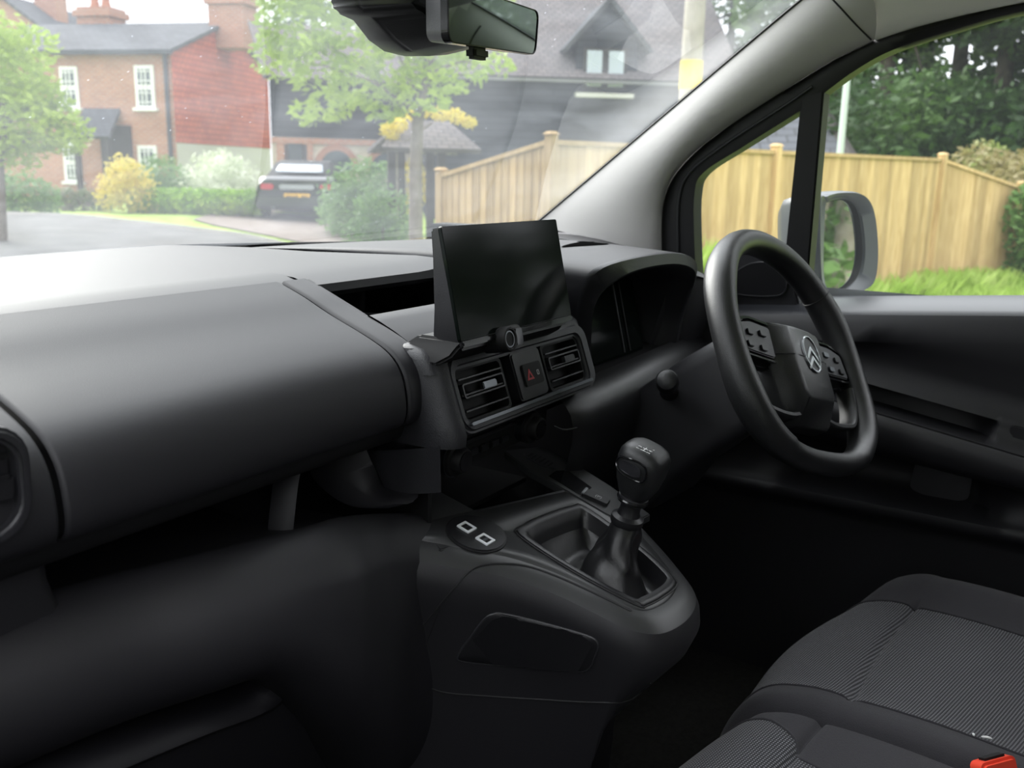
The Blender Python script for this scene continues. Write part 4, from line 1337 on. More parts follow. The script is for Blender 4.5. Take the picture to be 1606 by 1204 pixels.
BLACKW = brickmat('black_weatherboard', (.035, .04, .05), (.028, .032, .04), (.012, .013, .016), 1, 6, .16)
FLINT = mat('pale_flint_wall', (.42, .36, .28), .9, .2, col2=(.58, .52, .42), vscale=6)
WPAINT = mat('white_painted_wood', (.80, .80, .78), .5, .4)
DKWOOD = mat('dark_stained_wood', (.04, .035, .032), .7, .3)
DOORB = mat('dark_blue_grey_door', (.07, .08, .095), .5, .4)
PIPE = mat('black_iron_pipe', (.05, .055, .07), .5, .4)
STONE = mat('off_white_render', (.62, .60, .56), .9, .2)
def uvmesh(name, quads, m, parent=None, scale=1.0, solid=0):
    """flat faces with metric UVs; each quad: list of points, u along first edge"""
    V, F, UV = [], [], []
    for q in quads:
        q = [A(p) for p in q]
        o = len(V)
        e = q[1]-q[0]
        e = e/np.linalg.norm(e)
        nrm = np.cross(e, q[-1]-q[0])
        nrm = nrm/np.linalg.norm(nrm)
        g = np.cross(nrm, e)
        F.append(tuple(range(o, o+len(q))))
        for p in q:
            V.append(tuple(p))
            UV.append((float((p-q[0])@e)*scale, float((p-q[0])@g)*scale))
    me = bpy.data.meshes.new(name)
    me.from_pydata([tuple(map(float, v)) for v in V], [], F)
    ul = me.uv_layers.new(name='UVMap')
    for l in me.loops: ul.data[l.index].uv = UV[l.vertex_index]
    me.materials.append(m)
    ob = bpy.data.objects.new(name, me)
    COL.objects.link(ob)
    if parent:
        ob.parent = parent
        ob.matrix_parent_inverse = Matrix.Translation(-Vector(parent.location)) if parent.type == 'EMPTY' else Matrix()
    if solid:
        md = ob.modifiers.new('thickness', 'SOLIDIFY')
        md.thickness = solid
        md.offset = 0
    return ob
def boxq(fr, w, d, h, c=(0, 0, 0)):
    x, y, z = c
    P = lambda i, j, k: fr.p(x+i*w/2, y+j*d/2, z+k*h/2)
    return [[P(-1, -1, -1), P(1, -1, -1), P(1, -1, 1), P(-1, -1, 1)], [P(1, -1, -1), P(1, 1, -1), P(1, 1, 1), P(1, -1, 1)],
            [P(1, 1, -1), P(-1, 1, -1), P(-1, 1, 1), P(1, 1, 1)], [P(-1, 1, -1), P(-1, -1, -1), P(-1, -1, 1), P(-1, 1, 1)], [P(-1, -1, 1), P(1, -1, 1), P(1, 1, 1), P(-1, 1, 1)], [P(1, -1, -1), P(-1, -1, -1), P(-1, 1, -1), P(1, 1, -1)]]

# ---- ground
GRASSG = mat('mown_grass', (.22, .33, .06), .9, .15, col2=(.36, .46, .12), vscale=3.0, bump=1, bscale=40)
ROADM = mat('pale_grey_tarmac', (.135, .132, .13), .9, .2, col2=(.17, .165, .16), vscale=2.0, bump=.6, bscale=120)
PAVEM = mat('pinkish_gravel_drive', (.20, .165, .145), .9, .2, col2=(.25, .21, .185), vscale=4)
def gpoly(name, px, z, m, label=None):
    P = [onp(a, b, z, 0) for a, b in px]
    o = mesh(name, ([tuple(p) for p in P], [tuple(range(len(P)))]), m, smooth=0, label=label)
    return struct(o)
def gzv(x, y): return GZ+.05*max(0.0, min(11.0, y-5.0))      # the ground climbs gently ahead of the van
gy = [-150, -60, 5, 16, 60, 250]
gb = mesh('grass_ground', grid([[A((x, y, gzv(x, y)-.02)) for x in (-150, 0, 250)] for y in gy]), GRASSG, smooth=0, label='green grass around the road')
struct(gb)
def gp(px, r):
    q = ext(px, 300, r)
    return A((q[0], q[1], gzv(q[0], q[1])))
# the road passes the van and climbs away to the left
struct(mesh('road', ([(-6.4, -30, GZ), (3.1, -30, GZ), (3.1, 5, GZ), (-6.4, 5, GZ)], [(0, 1, 2, 3)]), ROADM, smooth=0, label='pale grey tarmac road beside the van'))
kb = spl([gp(px, r) for px, r in ((690, 11.0), (640, 12.0), (420, 16.0), (300, 17.5), (200, 18.5), (60, 20.0), (-300, 22.0), (-900, 26.0))], 40)
rows = []
for i, p in enumerate(kb):
    nx = 3.1-i/39*30
    rows.append([A((p[0]*f+nx*(1-f), p[1]*f+5*(1-f), gzv(0, p[1]*f+5*(1-f))+.004)) for f in np.linspace(0, 1, 8)])
struct(mesh('road_bend', grid(rows), ROADM, smooth=0, label='pale grey road bending past the cottages'))
dr = [gp(px, r)+A((0, 0, .004)) for px, r in ((670, 13.4), (420, 17.0), (330, 18.6), (300, 19.6), (330, 21), (400, 25.0), (560, 27), (620, 21), (700, 16))]
struct(mesh('driveway', ([tuple(p) for p in dr], [tuple(range(len(dr)))]), PAVEM, smooth=0, label='pinkish gravel driveway by the parked car'))
kb = kb[:32]
KERB = mat('pale_kerb_stone', (.26, .25, .23), .9, .2, var=.1, vscale=3)
struct(mesh('kerb_strip', grid([[p+A((0, 0, -.004)), p+A((.05, .05, .05)), p+A((.15, .15, .05)), p+A((.18, .18, -.01))] for p in kb]), KERB, label='low stone kerb along the far verge'))

# ---- foliage
def cloud(centers, n, size, seed, flat=.6):
    rg = np.random.default_rng(seed)
    V = np.zeros((n*4, 3))
    F = np.arange(n*4).reshape(n, 4)
    w = np.array([c[3]**2 for c in centers])
    w = w/w.sum()
    ci = rg.choice(len(centers), n, p=w)
    C = np.array([[c[0], c[1], c[2], c[3], c[4] if len(c) > 4 else 1.0] for c in centers])[ci]
    d = rg.normal(size=(n, 3))
    d /= np.linalg.norm(d, axis=1)[:, None]
    rad = rg.uniform(.25, 1, n)**(.45)
    P = C[:, :3]+d*(C[:, 3]*rad)[:, None]*np.c_[np.ones(n), np.ones(n), C[:, 4]]
    a = rg.normal(size=(n, 3))
    a[:, 2] *= flat
    a /= np.linalg.norm(a, axis=1)[:, None]
    b = np.cross(a, rg.normal(size=(n, 3)))
    b /= np.linalg.norm(b, axis=1)[:, None]
    s = size*rg.uniform(.6, 1.3, n)[:, None]
    V[0::4] = P-a*s
    V[1::4] = P+b*s*.45
    V[2::4] = P+a*s
    V[3::4] = P-b*s*.45
    return V, F
def leaves(name, VF, m, parent=None):
    V, F = VF
    me = bpy.data.meshes.new(name)
    n = len(F)
    me.vertices.add(len(V))
    me.vertices.foreach_set('co', V.astype(np.float32).ravel())
    me.loops.add(n*4)
    me.loops.foreach_set('vertex_index', F.astype(np.int32).ravel())
    me.polygons.add(n)
    me.polygons.foreach_set('loop_start', (np.arange(n)*4).astype(np.int32))
    me.update(calc_edges=True)
    me.materials.append(m)
    ob = bpy.data.objects.new(name, me)
    COL.objects.link(ob)
    if parent:
        ob.parent = parent
        ob.matrix_parent_inverse = Matrix.Translation(-Vector(parent.location))
    return ob
LIME = leafmat('fresh_lime_leaves', ((.24, .37, .03), (.37, .51, .05), (.50, .62, .11)), 1.1)
MIDG = leafmat('mid_green_leaves', ((.07, .14, .035), (.12, .22, .055), (.20, .32, .09)), .8)
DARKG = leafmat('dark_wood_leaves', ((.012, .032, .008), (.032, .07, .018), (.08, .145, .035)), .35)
WOODG = leafmat('paler_wood_leaves', ((.03, .065, .015), (.07, .13, .03), (.15, .24, .06)), .45)  # a paler green than the dark wood leaves
HEDG = leafmat('clipped_hedge_leaves', ((.15, .31, .02), (.28, .47, .045), (.48, .60, .08)), 1.6)
YELL = leafmat('yellow_shrub_leaves', ((.50, .46, .07), (.68, .56, .10), (.72, .60, .16)), 1.6)
FLOW = leafmat('yellow_blossom', ((.62, .52, .04), (.78, .66, .07), (.85, .75, .16)), 2)
VARI = leafmat('white_edged_leaves', ((.36, .46, .22), (.66, .70, .52), (.90, .91, .80)), 2.4)
SHRG = leafmat('dull_green_shrub_leaves', ((.09, .18, .05), (.16, .28, .085), (.25, .38, .14)), 1.3)
REDF = leafmat('reddish_bank_leaves', ((.14, .13, .05), (.22, .18, .08), (.20, .26, .08)), 1.2)
BARK = mat('grey_brown_bark', (.16, .135, .11), .95, .1, col2=(.24, .21, .18), vscale=8)
BARKD = mat('dark_bark', (.045, .038, .03), .95, .1, var=.3, vscale=6)
def tree(label, base, trunk, crown, n, size, m, seed, bark=BARK, group=None, name='tree', cat='tree'):
    t = thing(name, label, cat, tuple(base), group)
    if trunk:
        mesh('trunk', tube([A(p) for p, r in trunk], [r for p, r in trunk], 10), bark, t)
        rg = random.Random(seed)
        tp = A(trunk[-1][0])
        mid = A(trunk[len(trunk)//2][0])
        for k in range(min(6, len(crown))):
            c = crown[(k*3) % len(crown)]
            s = mid*(1-k/9)+tp*(k/9)
            mesh('branch', tube([s, s*.5+A(c[:3])*.5+A((0, 0, .1)), A(c[:3])], [trunk[-1][1]*.7, trunk[-1][1]*.45, trunk[-1][1]*.2], 6), bark, t)
    o = leaves('foliage', cloud(crown, n, size, seed), m, t)
    return t
def blob(px, py, r, rad, zs=1.0):
    p = ext(px, py, r)
    return (p[0], p[1], p[2], rad, zs)
# tree in front of the dark house
R1 = 12.5
b0 = gp(652, R1)
crown = [blob(px, py, R1+dr_, rad, .8) for px, py, dr_, rad in ((470, 40, 0, .55), (520, -20, .4, .7), (440, 90, .3, .40), (500, 100, -.4, .50), (560, 130, .2, .45), (620, 100, 0, .5), (590, 30, .5, .6), (680, 60, .3, .55), (660, 140, -.2, .42), (720, 110, .2, .38), (520, 165, -.3, .28), (480, 178, .1, .22), (740, -20, 0, .6), (640, -60, 0, .8), (450, -50, .2, .7), (780, 100, .4, .25), (600, 165, 0, .3))]
tree('lime-green young tree with slim grey trunk by the drive', b0, [((b0[0], b0[1], b0[2]), .10), (ext(652, 260, R1), .085), (ext(655, 190, R1), .075), (ext(668, 130, R1), .05), (ext(672, 60, R1), .035)], crown, 5200, .075, LIME, 3)
# tree by the far-left cottage
R2 = 15.5
b0 = gp(-10, R2)
crown = [blob(px, py, R2+dr_, rad, .75) for px, py, dr_, rad in ((15, 200, 0, .75), (60, 190, .3, .60), (95, 205, -.2, .45), (40, 150, .2, .55), (5, 110, .5, .7), (45, 75, .4, .45), (110, 220, 0, .3), (-60, 150, 0, 1.2), (15, 235, .2, .5), (-80, 60, 0, 1.0), (70, 160, .2, .4), (20, 60, .2, .35))]
tree('lime-green tree in front of the brick cottage', b0, [((b0[0], b0[1], b0[2]), .12), (ext(-5, 260, R2), .10), (ext(0, 160, R2), .06)], crown, 6000, .07, LIME, 5)
# shrubs
def shrub(label, px, py0, py1, r, w, m, seed, n=1500, size=.05, cat='shrub', name='shrub', k=7, box_=False):
    top, bot = ext(px, py0, r), ext(px, py1, r)
    g0_ = gzv(top[0], top[1])
    h = top[2]-g0_
    rg = random.Random(seed)
    right = A((_r[0], _r[1], 0))
    right /= np.linalg.norm(right)
    fw = A((right[1]*-1, right[0], 0))
    cs = []
    c0 = A((top[0], top[1], 0))
    for i in range(k):
        f = (i+.5)/k*2-1
        if box_:
            q = c0+right*f*(w/2-.2)
            for zz in np.arange(.25, h, .38):
                cs.append((q[0]+rg.uniform(-.05, .05), q[1]+rg.uniform(-.05, .05), g0_+min(zz, h-.22), .34, .85))
        else:
            q = c0+right*f*w*.34+fw*rg.uniform(-.3, .3)
            hh = h*math.sqrt(max(.12, 1-.75*f*f))
            rr = min(hh*.5, w*.30)
            cs.append((q[0], q[1], g0_+hh-rr, rr, 1.0))
            cs.append((q[0], q[1], g0_+hh*.35, rr, 1.0))
    t = thing(name, label, cat, (c0[0], c0[1], g0_))
    leaves('foliage', cloud(cs, n, size, seed), m, t)
    mesh('stem', tube([A((c0[0], c0[1], g0_-.02)), A((c0[0], c0[1], g0_+h*.5))], [.05, .02], 6), BARK, t)
    return t
shrub('clipped bright green hedge beside the parked car', 310, 290, 330, 21.0, 3.05, HEDG, 11, 6500, .055, 'hedge', 'hedge', 10, True)
shrub('yellow-green shrub growing at the end of the clipped hedge', 197, 240, 330, 21.5, 1.25, YELL, 12, 2200, .055)
shrub('dark green shrub behind the clipped hedge', 250, 238, 330, 23.0, 1.5, SHRG, 13, 2200, .06)
shrub('round white-edged bush above the hedge', 343, 229, 330, 22.6, 2.0, VARI, 14, 4200, .055, 'bush', 'bush')
shrub('loose green shrub between the parked car and the tree', 572, 243, 352, 17.5, 1.7, SHRG, 15, 4200, .06)
shrub('low green shrub at the foot of the young tree', 600, 285, 365, 14.0, 1.1, SHRG, 16, 2200, .045)
shrub('mauve and green border plant in front of the cottage door', 110, 292, 330, 22.5, 2.6, leafmat('mauve_border', ((.16, .12, .13), (.14, .2, .08), (.42, .30, .33)), 3), 17, 2500, .045, 'plant', 'border_plant')
shrub('dark shaded shrub under the lime-green tree by the cottage', 20, 262, 330, 21.5, 2.2, SHRG, 18, 2000, .06)

# ---- brick cottage
def frame2(px, r, dirdeg):
    """origin on the ground at px, range r; u runs to the picture's right turned by dirdeg away from the viewer"""
    o = gp(px, r)
    v = A((o[0]-CAM[0], o[1]-CAM[1], 0))
    v /= np.linalg.norm(v)
    rt = A((v[1], -v[0], 0))
    a = R(dirdeg)
    u = rt*math.cos(a)+v*math.sin(a)
    return Fr(o, u, A((-u[1], u[0], 0)))        # u right, v away, n up
hf0 = frame2(281, 29.0, -31)
def zat(px, py, r):
    q = ext(px, py, r)
    return q[2]-gzv(q[0], q[1])
he = zat(281, 80, 29.0)
hr = he+1.10
Wd, Dp = 6.6, 6.0
house = thing('brick_cottage', 'red brick cottage with slate roof and tile-hung end wall', 'house', tuple(hf0.p(-3, 3, 0)))
# u=0 is the near corner; front runs to -Wd, end wall runs in +v
uvmesh('front_wall', [[hf0.p(-Wd, 0, 0), hf0.p(0, 0, 0), hf0.p(0, 0, he), hf0.p(-Wd, 0, he)]], BRICK, house, 1, .02)
uvmesh('end_wall', [[hf0.p(0, 0, 1.62), hf0.p(0, Dp, 1.62), hf0.p(0, Dp, he), hf0.p(0, Dp/2, hr), hf0.p(0, 0, he)]], TILEH, house, 1, .02)
uvmesh('end_wall_base', [[hf0.p(-.01, 0, 0), hf0.p(-.01, Dp, 0), hf0.p(-.01, Dp, 1.62), hf0.p(-.01, 0, 1.62)]], STONE, house, 1, .02)
ov_ = .25
k_ = (hr-he)/(Dp/2)
rfo = uvmesh('roof', [[hf0.p(-Wd-.2, -ov_, he-ov_*k_+.05), hf0.p(.15, -ov_, he-ov_*k_+.05), hf0.p(.15, Dp/2, hr+.05), hf0.p(-Wd-.2, Dp/2, hr+.05)], [hf0.p(.15, Dp+ov_, he-ov_*k_+.05), hf0.p(-Wd-.2, Dp+ov_, he-ov_*k_+.05), hf0.p(-Wd-.2, Dp/2, hr+.05), hf0.p(.15, Dp/2, hr+.05)]], SLATE, house, 1, .10)
uvmesh('gutter', boxq(hf0, Wd+.3, .12, .12, (-Wd/2, -.22, he-.06)), PIPE, house)
mesh('drainpipe', tube([hf0.p(-.14, -.10, .1), hf0.p(-.14, -.10, he-.1)], .06, 8), PIPE, house)
def chimney(fr, u, v, z0, h, w, par, pots=2):
    c = uvmesh('chimney', boxq(fr, w, w*.8, h, (u, v, z0+h/2)), BRICK, par)
    uvmesh('chimney_cap', boxq(fr, w*1.15, w*.95, .18, (u, v, z0+h-.2)), BRICK, c)
    for k in range(pots):
        mesh('chimney_pot', lathe(fr.at(u-.2+.4*k, v, z0+h), [(.14, -.02), (.15, .05), (.11, .30), (.13, .36), (.10, .36)], 12), mat('terracotta', (.45, .18, .10), .9), c)
def chim_at(px, v, top_py, w, pots=2):
    d = rayv(px, 40)
    t = ((hf0.p(0, v, 0)-CAM)@hf0.v)/(d@hf0.v)
    u = float((CAM+d*t-hf0.o)@hf0.u)
    zt_ = zat(px, top_py, math.hypot(*(d*t)[:2]))
    chimney(hf0, u, v, hr-.7, zt_-hr+.7, 1.15, house, pots)
chim_at(366, Dp/2, -6, 1.15)
chim_at(160, Dp/2+.6, 14, 1.15)
def sash(fr, u, z0, w, h, par, v=-.02):
    wn_ = uvmesh('window', boxq(fr, w, .10, h, (u, v, z0+h/2)), WPAINT, par)
    uvmesh('pane', boxq(fr, w-.22, .04, h/2-.16, (u, v-.045, z0+h*.25)), HG, wn_)
    uvmesh('pane', boxq(fr, w-.22, .04, h/2-.16, (u, v-.045, z0+h*.75-.02)), HG, wn_)
    for k in (-1, 1):
        uvmesh('glazing_bar', boxq(fr, .035, .05, h-.2, (u+k*(w-.22)/6, v-.06, z0+h/2)), WPAINT, wn_)
    for f in (.14, .36, .64, .86):
        uvmesh('glazing_bar', boxq(fr, w-.2, .05, .03, (u, v-.06, z0+h*f)), WPAINT, wn_)
    uvmesh('sill', boxq(fr, w+.15, .16, .09, (u, v-.04, z0-.03)), WPAINT, wn_)
def uon(px, v=0.0):
    """u on the cottage front seen at picture column px"""
    d = rayv(px, 200)
    n = hf0.v
    t = ((hf0.p(0, v, 0)-CAM)@n)/(d@n)
    return float((CAM+d*t-hf0.o)@hf0.u), math.hypot(*(d*t)[:2])
for px, y0, y1, w in ((233, 103, 170, .60), (116, 105, 170, .58), (111, 223, 285, .58), (230, 228, 292, .60)):
    u, rr_ = uon(px)
    z0, z1 = zat(px, y1, rr_), zat(px, y0, rr_)
    sash(hf0, u, z0, w, z1-z0, house)
u, rr_ = uon(182)
uvmesh('front_door', boxq(hf0, 1.0, .08, 2.05, (u, -.03, 1.05)), DKWOOD, house)
pz0, pz1 = zat(180, 218, rr_), zat(170, 172, rr_)
pu0, pu1 = uon(135)[0], uon(203)[0]
pr_ = uvmesh('porch_roof', [[hf0.p(pu0+.25, -1.05, pz0), hf0.p(pu1+.05, -1.05, pz0), hf0.p(pu1-.25, 0, pz1), hf0.p(pu0, 0, pz1)]], SLATE, house, 1, .10)
for uu in (pu0+.35, pu1-.10):
    uvmesh('porch_post', boxq(hf0, .12, .12, pz0, (uu, -.95, pz0/2)), DKWOOD, pr_)
# second cottage further left behind
h2 = frame2(110, 40, -36)
house2 = thing('brick_cottage', 'red gabled cottage standing behind the slate-roofed one', 'house', tuple(h2.o))
e2, r2 = zat(110, 62, 40), zat(70, 6, 42)
uvmesh('end_wall', [[h2.p(-5.5, 0, 0), h2.p(0, 0, 0), h2.p(0, 0, e2), h2.p(-2.2, 0, r2), h2.p(-5.5, 0, e2-1)]], BRICK, house2, 1, .02)
uvmesh('roof', [[h2.p(.2, -.2, e2-.1), h2.p(.2, 6, e2-.1), h2.p(-2.2, 6, r2+.08), h2.p(-2.2, -.2, r2+.08)], [h2.p(-5.7, 6, e2-1.1), h2.p(-5.7, -.2, e2-1.1), h2.p(-2.2, -.2, r2+.08), h2.p(-2.2, 6, r2+.08)]], SLATE, house2, 1, .1)
chimney(h2, -1.6, 2, r2-.8, 2.2, .9, house2, 1)

# ---- dark weatherboarded house behind the fence
g0 = frame2(438, 27.0, 8)
dark = thing('weatherboarded_house', 'long black weatherboarded house with tiled roof and dormer', 'house', tuple(g0.p(6, 3, 0)))
def onwall(fr, px, py, v=0.0):
    d = rayv(px, py)
    t = ((fr.p(0, v, 0)-CAM)@fr.v)/(d@fr.v)
    q = CAM+d*t-fr.o
    return float(q@fr.u), float(q@fr.n)
ul, zl = onwall(g0, 424, 168)
_, zb = onwall(g0, 560, 222)
um, _ = onwall(g0, 700, 200)
# low left block: brick and flint base, black boards above, roof
uvmesh('flint_wall', [[g0.p(ul, .02, 0), g0.p(um, .02, 0), g0.p(um, .02, zb), g0.p(ul, .02, zb)]], FLINT, dark, 1, .02)
uvmesh('brick_course', boxq(g0, um-ul, .08, .16, ((ul+um)/2, 0, zb-.02)), BRICK, dark)
for px in (443, 482):
    u_, _ = onwall(g0, px, 250)
    uvmesh('brick_pier', boxq(g0, .3, .10, zb, (u_, -.01, zb/2)), BRICK, dark)
uvmesh('boarded_wall', [[g0.p(ul, 0, zb), g0.p(um, 0, zb), g0.p(um, 0, zl+.9), g0.p(ul, 0, zl+.9)]], BLACKW, dark, 1, .02)
u_, z_ = onwall(g0, 463, 226)
dd = uvmesh('side_door', boxq(g0, .62, .06, z_, (u_, -.03, z_/2)), DOORB, dark)
for px, py in ((527, 236), (605, 240)):
    u_, z_ = onwall(g0, px, py)
    arc = [(u_+.45*math.cos(a), z_-.45+.45*math.sin(a)) for a in np.linspace(0, math.pi, 12)]+[(u_-.45, .9), (u_+.45, .9)]
    fa = Fr(g0.p(0, -.02, 0), g0.u, g0.n)
    aw = mesh('arched_window', prism(fa, arc, -.03, .05), HG, dark)
    ar2 = [(u_+.62*math.cos(a), z_-.45+.62*math.sin(a)) for a in np.linspace(0, math.pi, 12)]
    ar1 = [(u_+.45*math.cos(a), z_-.45+.45*math.sin(a)) for a in np.linspace(0, math.pi, 12)]
    mesh('arch', prism(fa, ar2+ar1[::-1], -.02, .06), mat('arch_brick', (.34, .15, .09), .9), aw)
rl0 = zl+.9
uvmesh('low_roof', [[g0.p(ul-.2, -.3, rl0-.15), g0.p(um+.5, -.3, rl0-.15), g0.p(um+.5, 2.6, rl0+1.6), g0.p(ul-.2, 2.6, rl0+1.6)]], RTILE, dark, 1, .1)
# tall right block
g1 = frame2(700, 22.5, 3)
u0, _ = onwall(g1, 668, 200)
u1, ze = onwall(g1, 1150, 112)
_, ze = onwall(g1, 760, 112)
uvmesh('boarded_wall', [[g1.p(u0, 0, 0), g1.p(u1, 0, 0), g1.p(u1, 0, ze), g1.p(u0, 0, ze)], [g1.p(u0, 6, 0), g1.p(u0, 0, 0), g1.p(u0, 0, ze), g1.p(u0, 6, ze)]], BLACKW, dark, 1, .02)
rr1 = 3.2
mr = uvmesh('main_roof', [[g1.p(u0-.2, -.3, ze-.15), g1.p(u1+.2, -.3, ze-.15), g1.p(u1+.2, 4.2, ze+3.4), g1.p(u0+2.4, 4.2, ze+3.4)]], RTILE, dark, 1, .12)
uvmesh('eaves_board', boxq(g1, u1-u0+.4, .06, .07, ((u0+u1)/2, -.32, ze-.18)), mat('weathered_eaves_board', (.2, .2, .2), .8), mr)
# half dormer with two-light window
ud0, zd0 = onwall(g1, 905, 62)
ud1, _ = onwall(g1, 1000, 62)
ua, za = onwall(g1, 955, 8)
dmr = uvmesh('dormer_wall', [[g1.p(ud0, -.06, ze-.2), g1.p(ud1, -.06, ze-.2), g1.p(ud1, -.06, zd0), g1.p(ua, -.06, za), g1.p(ud0, -.06, zd0)], [g1.p(ud0, 2, ze-.2), g1.p(ud0, -.06, ze-.2), g1.p(ud0, -.06, zd0), g1.p(ud0, 2, zd0)]], BLACKW, dark, 1, .02)
uvmesh('dormer_roof', [[g1.p(ud0-.3, -.25, zd0-.25), g1.p(ua, -.25, za+.1), g1.p(ua, 3, za+.1), g1.p(ud0-.3, 3, zd0-.25)], [g1.p(ud1+.3, 3, zd0-.25), g1.p(ua, 3, za+.1), g1.p(ua, -.25, za+.1), g1.p(ud1+.3, -.25, zd0-.25)]], SLATE, dmr, 1, .10)
uw0, zw0 = onwall(g1, 912, 140)
uw1, zw1 = onwall(g1, 982, 78)
wdw = uvmesh('dormer_window', boxq(g1, uw1-uw0, .10, zw1-zw0, ((uw0+uw1)/2, -.10, (zw0+zw1)/2)), DKWOOD, dark)
for k in (-1, 1):
    uvmesh('pane', boxq(g1, (uw1-uw0)/2-.16, .04, zw1-zw0-.12, ((uw0+uw1)/2+k*(uw1-uw0)/4, -.15, (zw0+zw1)/2)), mat('curtained_pane', (.50, .56, .62), .25, .5), wdw)
uvmesh('sill', boxq(g1, uw1-uw0+.35, .2, .10, ((uw0+uw1)/2, -.16, zw0-.14)), STONE, wdw)
# catslide roof at the right-hand end
g2 = frame2(1200, 21.0, 12)
qs = [onwall(g2, px, py, v) for px, py, v in ((1090, 262, -.1), (1338, 258, -.1), (1272, 150, 2.2), (1090, 120, 2.2))]
ct = uvmesh('catslide_roof', [[g2.p(qs[0][0], -.1, qs[0][1]), g2.p(qs[1][0], -.1, qs[1][1]), g2.p(qs[2][0], 2.2, qs[2][1]), g2.p(qs[3][0], 2.2, qs[3][1])]], SLATE, dark, .6, .1)
v1, v2 = g2.p(qs[1][0]+.05, -.15, qs[1][1]), g2.p(qs[2][0]+.05, 2.2, qs[2][1]+.05)
mesh('verge_board', tube([v1, v2], .12, 6), DKWOOD, ct)

# ---- porch gate with yellow climber
pg = thing('porch_gate', 'small tiled lychgate porch with dark posts in front of the dark house', 'porch', tuple(gp(655, 15.5)))
g3 = frame2(655, 15.5, 10)
a0, zt = onwall(g3, 628, 232)
a1, _ = onwall(g3, 692, 232)
for uu in (a0, a1):
    for vv in (0, 1.0):
        uvmesh('post', boxq(g3, .13, .13, zt, (uu, vv, zt/2)), DKWOOD, pg)
rt0, rz0 = onwall(g3, 650, 236)
rt1, _ = onwall(g3, 748, 236)
_, rz1 = onwall(g3, 690, 190)
uvmesh('porch_roof', [[g3.p(a0-.35, -.3, rz0), g3.p(rt1, -.3, rz0), g3.p(rt1-.35, .6, rz1), g3.p(a0+.1, .6, rz1)], [g3.p(rt1, 1.5, rz0), g3.p(a0-.35, 1.5, rz0), g3.p(a0+.1, .6, rz1), g3.p(rt1-.35, .6, rz1)]], RTILE, pg, 1, .08)
mesh('cross_beam', tube([g3.p(a0-.2, 0, zt), g3.p(a1+.4, 0, zt)], .07, 6), DKWOOD, pg)
cy = thing('flowering_climber', 'bright yellow flowering climber over the lychgate porch', 'plant', tuple(gp(660, 15.6)))
leaves('blossom', cloud([blob(px, py, 15.4, rad, .8) for px, py, rad in ((612, 205, .18), (625, 196, .16), (650, 182, .14), (690, 178, .16), (715, 182, .16), (735, 192, .13), (618, 225, .12), (665, 178, .1))], 1500, .035, 21), FLOW, cy)
leaves('blossom', cloud([blob(px, py, 16.8, rad, 1.6) for px, py, rad in ((650, 270, .18), (658, 300, .18), (645, 315, .16), (668, 285, .14))], 900, .035, 22), FLOW, cy)
mesh('stem', tube([g3.p(a0-.06, -.12, 0), g3.p(a0-.08, -.12, zt), g3.p(a0+.5, -.1, zt+.4)], .02, 6), BARK, cy)

# ---- parked dark car, seen from behind
pc = frame2(466, 20.0, -8)
car = thing('parked_car', 'dark low car parked on the drive, seen from behind', 'car', tuple(pc.p(0, 1.5, 0)))
CARP = mat('black_car_paint', (.012, .013, .018), .18, .5, coat=.8)
cw = .86
secs = [(0.0, .30, .84, .80), (.10, .22, .90, .86), (.55, .20, .93, .86), (1.4, .18, .92, .88), (3.0, .18, .90, .88), (3.9, .22, .80, .84), (4.15, .34, .62, .74)]
rows = []
for v_, zb_, zt_, w_ in secs:
    rows.append([pc.p(a, v_, b) for a, b in rpoly([(-w_, zb_), (w_, zb_), (w_+.02, zb_+.35), (w_-.10, zt_), (-w_+.10, zt_), (-w_-.02, zb_+.35)], .10, 3)])
mesh('body_shell', grid(rows, cu=True, cap=True), CARP, car, smooth=50)
rows = []
for v_, zt_, w_ in ((.45, .92, .66), (.95, 1.20, .56), (1.5, 1.25, .55), (2.1, 1.20, .56), (2.75, .92, .66)):
    rows.append([pc.p(a, v_, b) for a, b in ((-.74, .90), (.74, .90), (w_, zt_), (-w_, zt_))])
mesh('soft_top', grid(rows, cu=True, cap=True), mat('soft_top_cloth', (.02, .02, .023), .8), car, bev=.04, smooth=50)
rw = [[pc.p(-.50, .52, .965), pc.p(.50, .52, .965)], [pc.p(-.44, .80, 1.125), pc.p(.44, .80, 1.125)]]
mesh('rear_window', grid([[p+pc.v*-.045+pc.n*.03 for p in r] for r in rw]), mat('bright_rear_glass', (.55, .60, .66), .12, .6, metal=.6), car, solid=.01)
for sx in (-1, 1):
    lt_ = mesh('tail_lamp', prism(Fr(pc.p(0, -.02, 0), pc.u, pc.n), rrect(.26, .12, .05, 4, sx*.60, .70), -.05, .06), mat('red_lamp_lens', (.45, .02, .03), .15, .6), car, bev=.01)
    mesh('exhaust_tip', tube([pc.p(sx*.5, -.02, .28), pc.p(sx*.5, .2, .28)], .04, 8), SATIN, car)
mesh('boot_chrome', prism(Fr(pc.p(0, -.02, 0), pc.u, pc.n), rrect(.70, .10, .04, 4, 0, .70), -.05, .05), mat('silver_boot_strip', (.5, .52, .55), .3, .5, metal=.8), car)
np_ = mesh('number_plate', prism(Fr(pc.p(0, -.05, 0), pc.u, pc.n), rrect(.52, .13, .01, 2, 0, .50), -.03, .03), mat('amber_plate', (.85, .48, .03), .4), car)
for k in range(7):
    if k != 4: mesh('plate_mark', box(Fr(pc.p(-.19+.063*k, -.082, .50), pc.u, pc.n), .038, .07, .004), DKWOOD, np_)
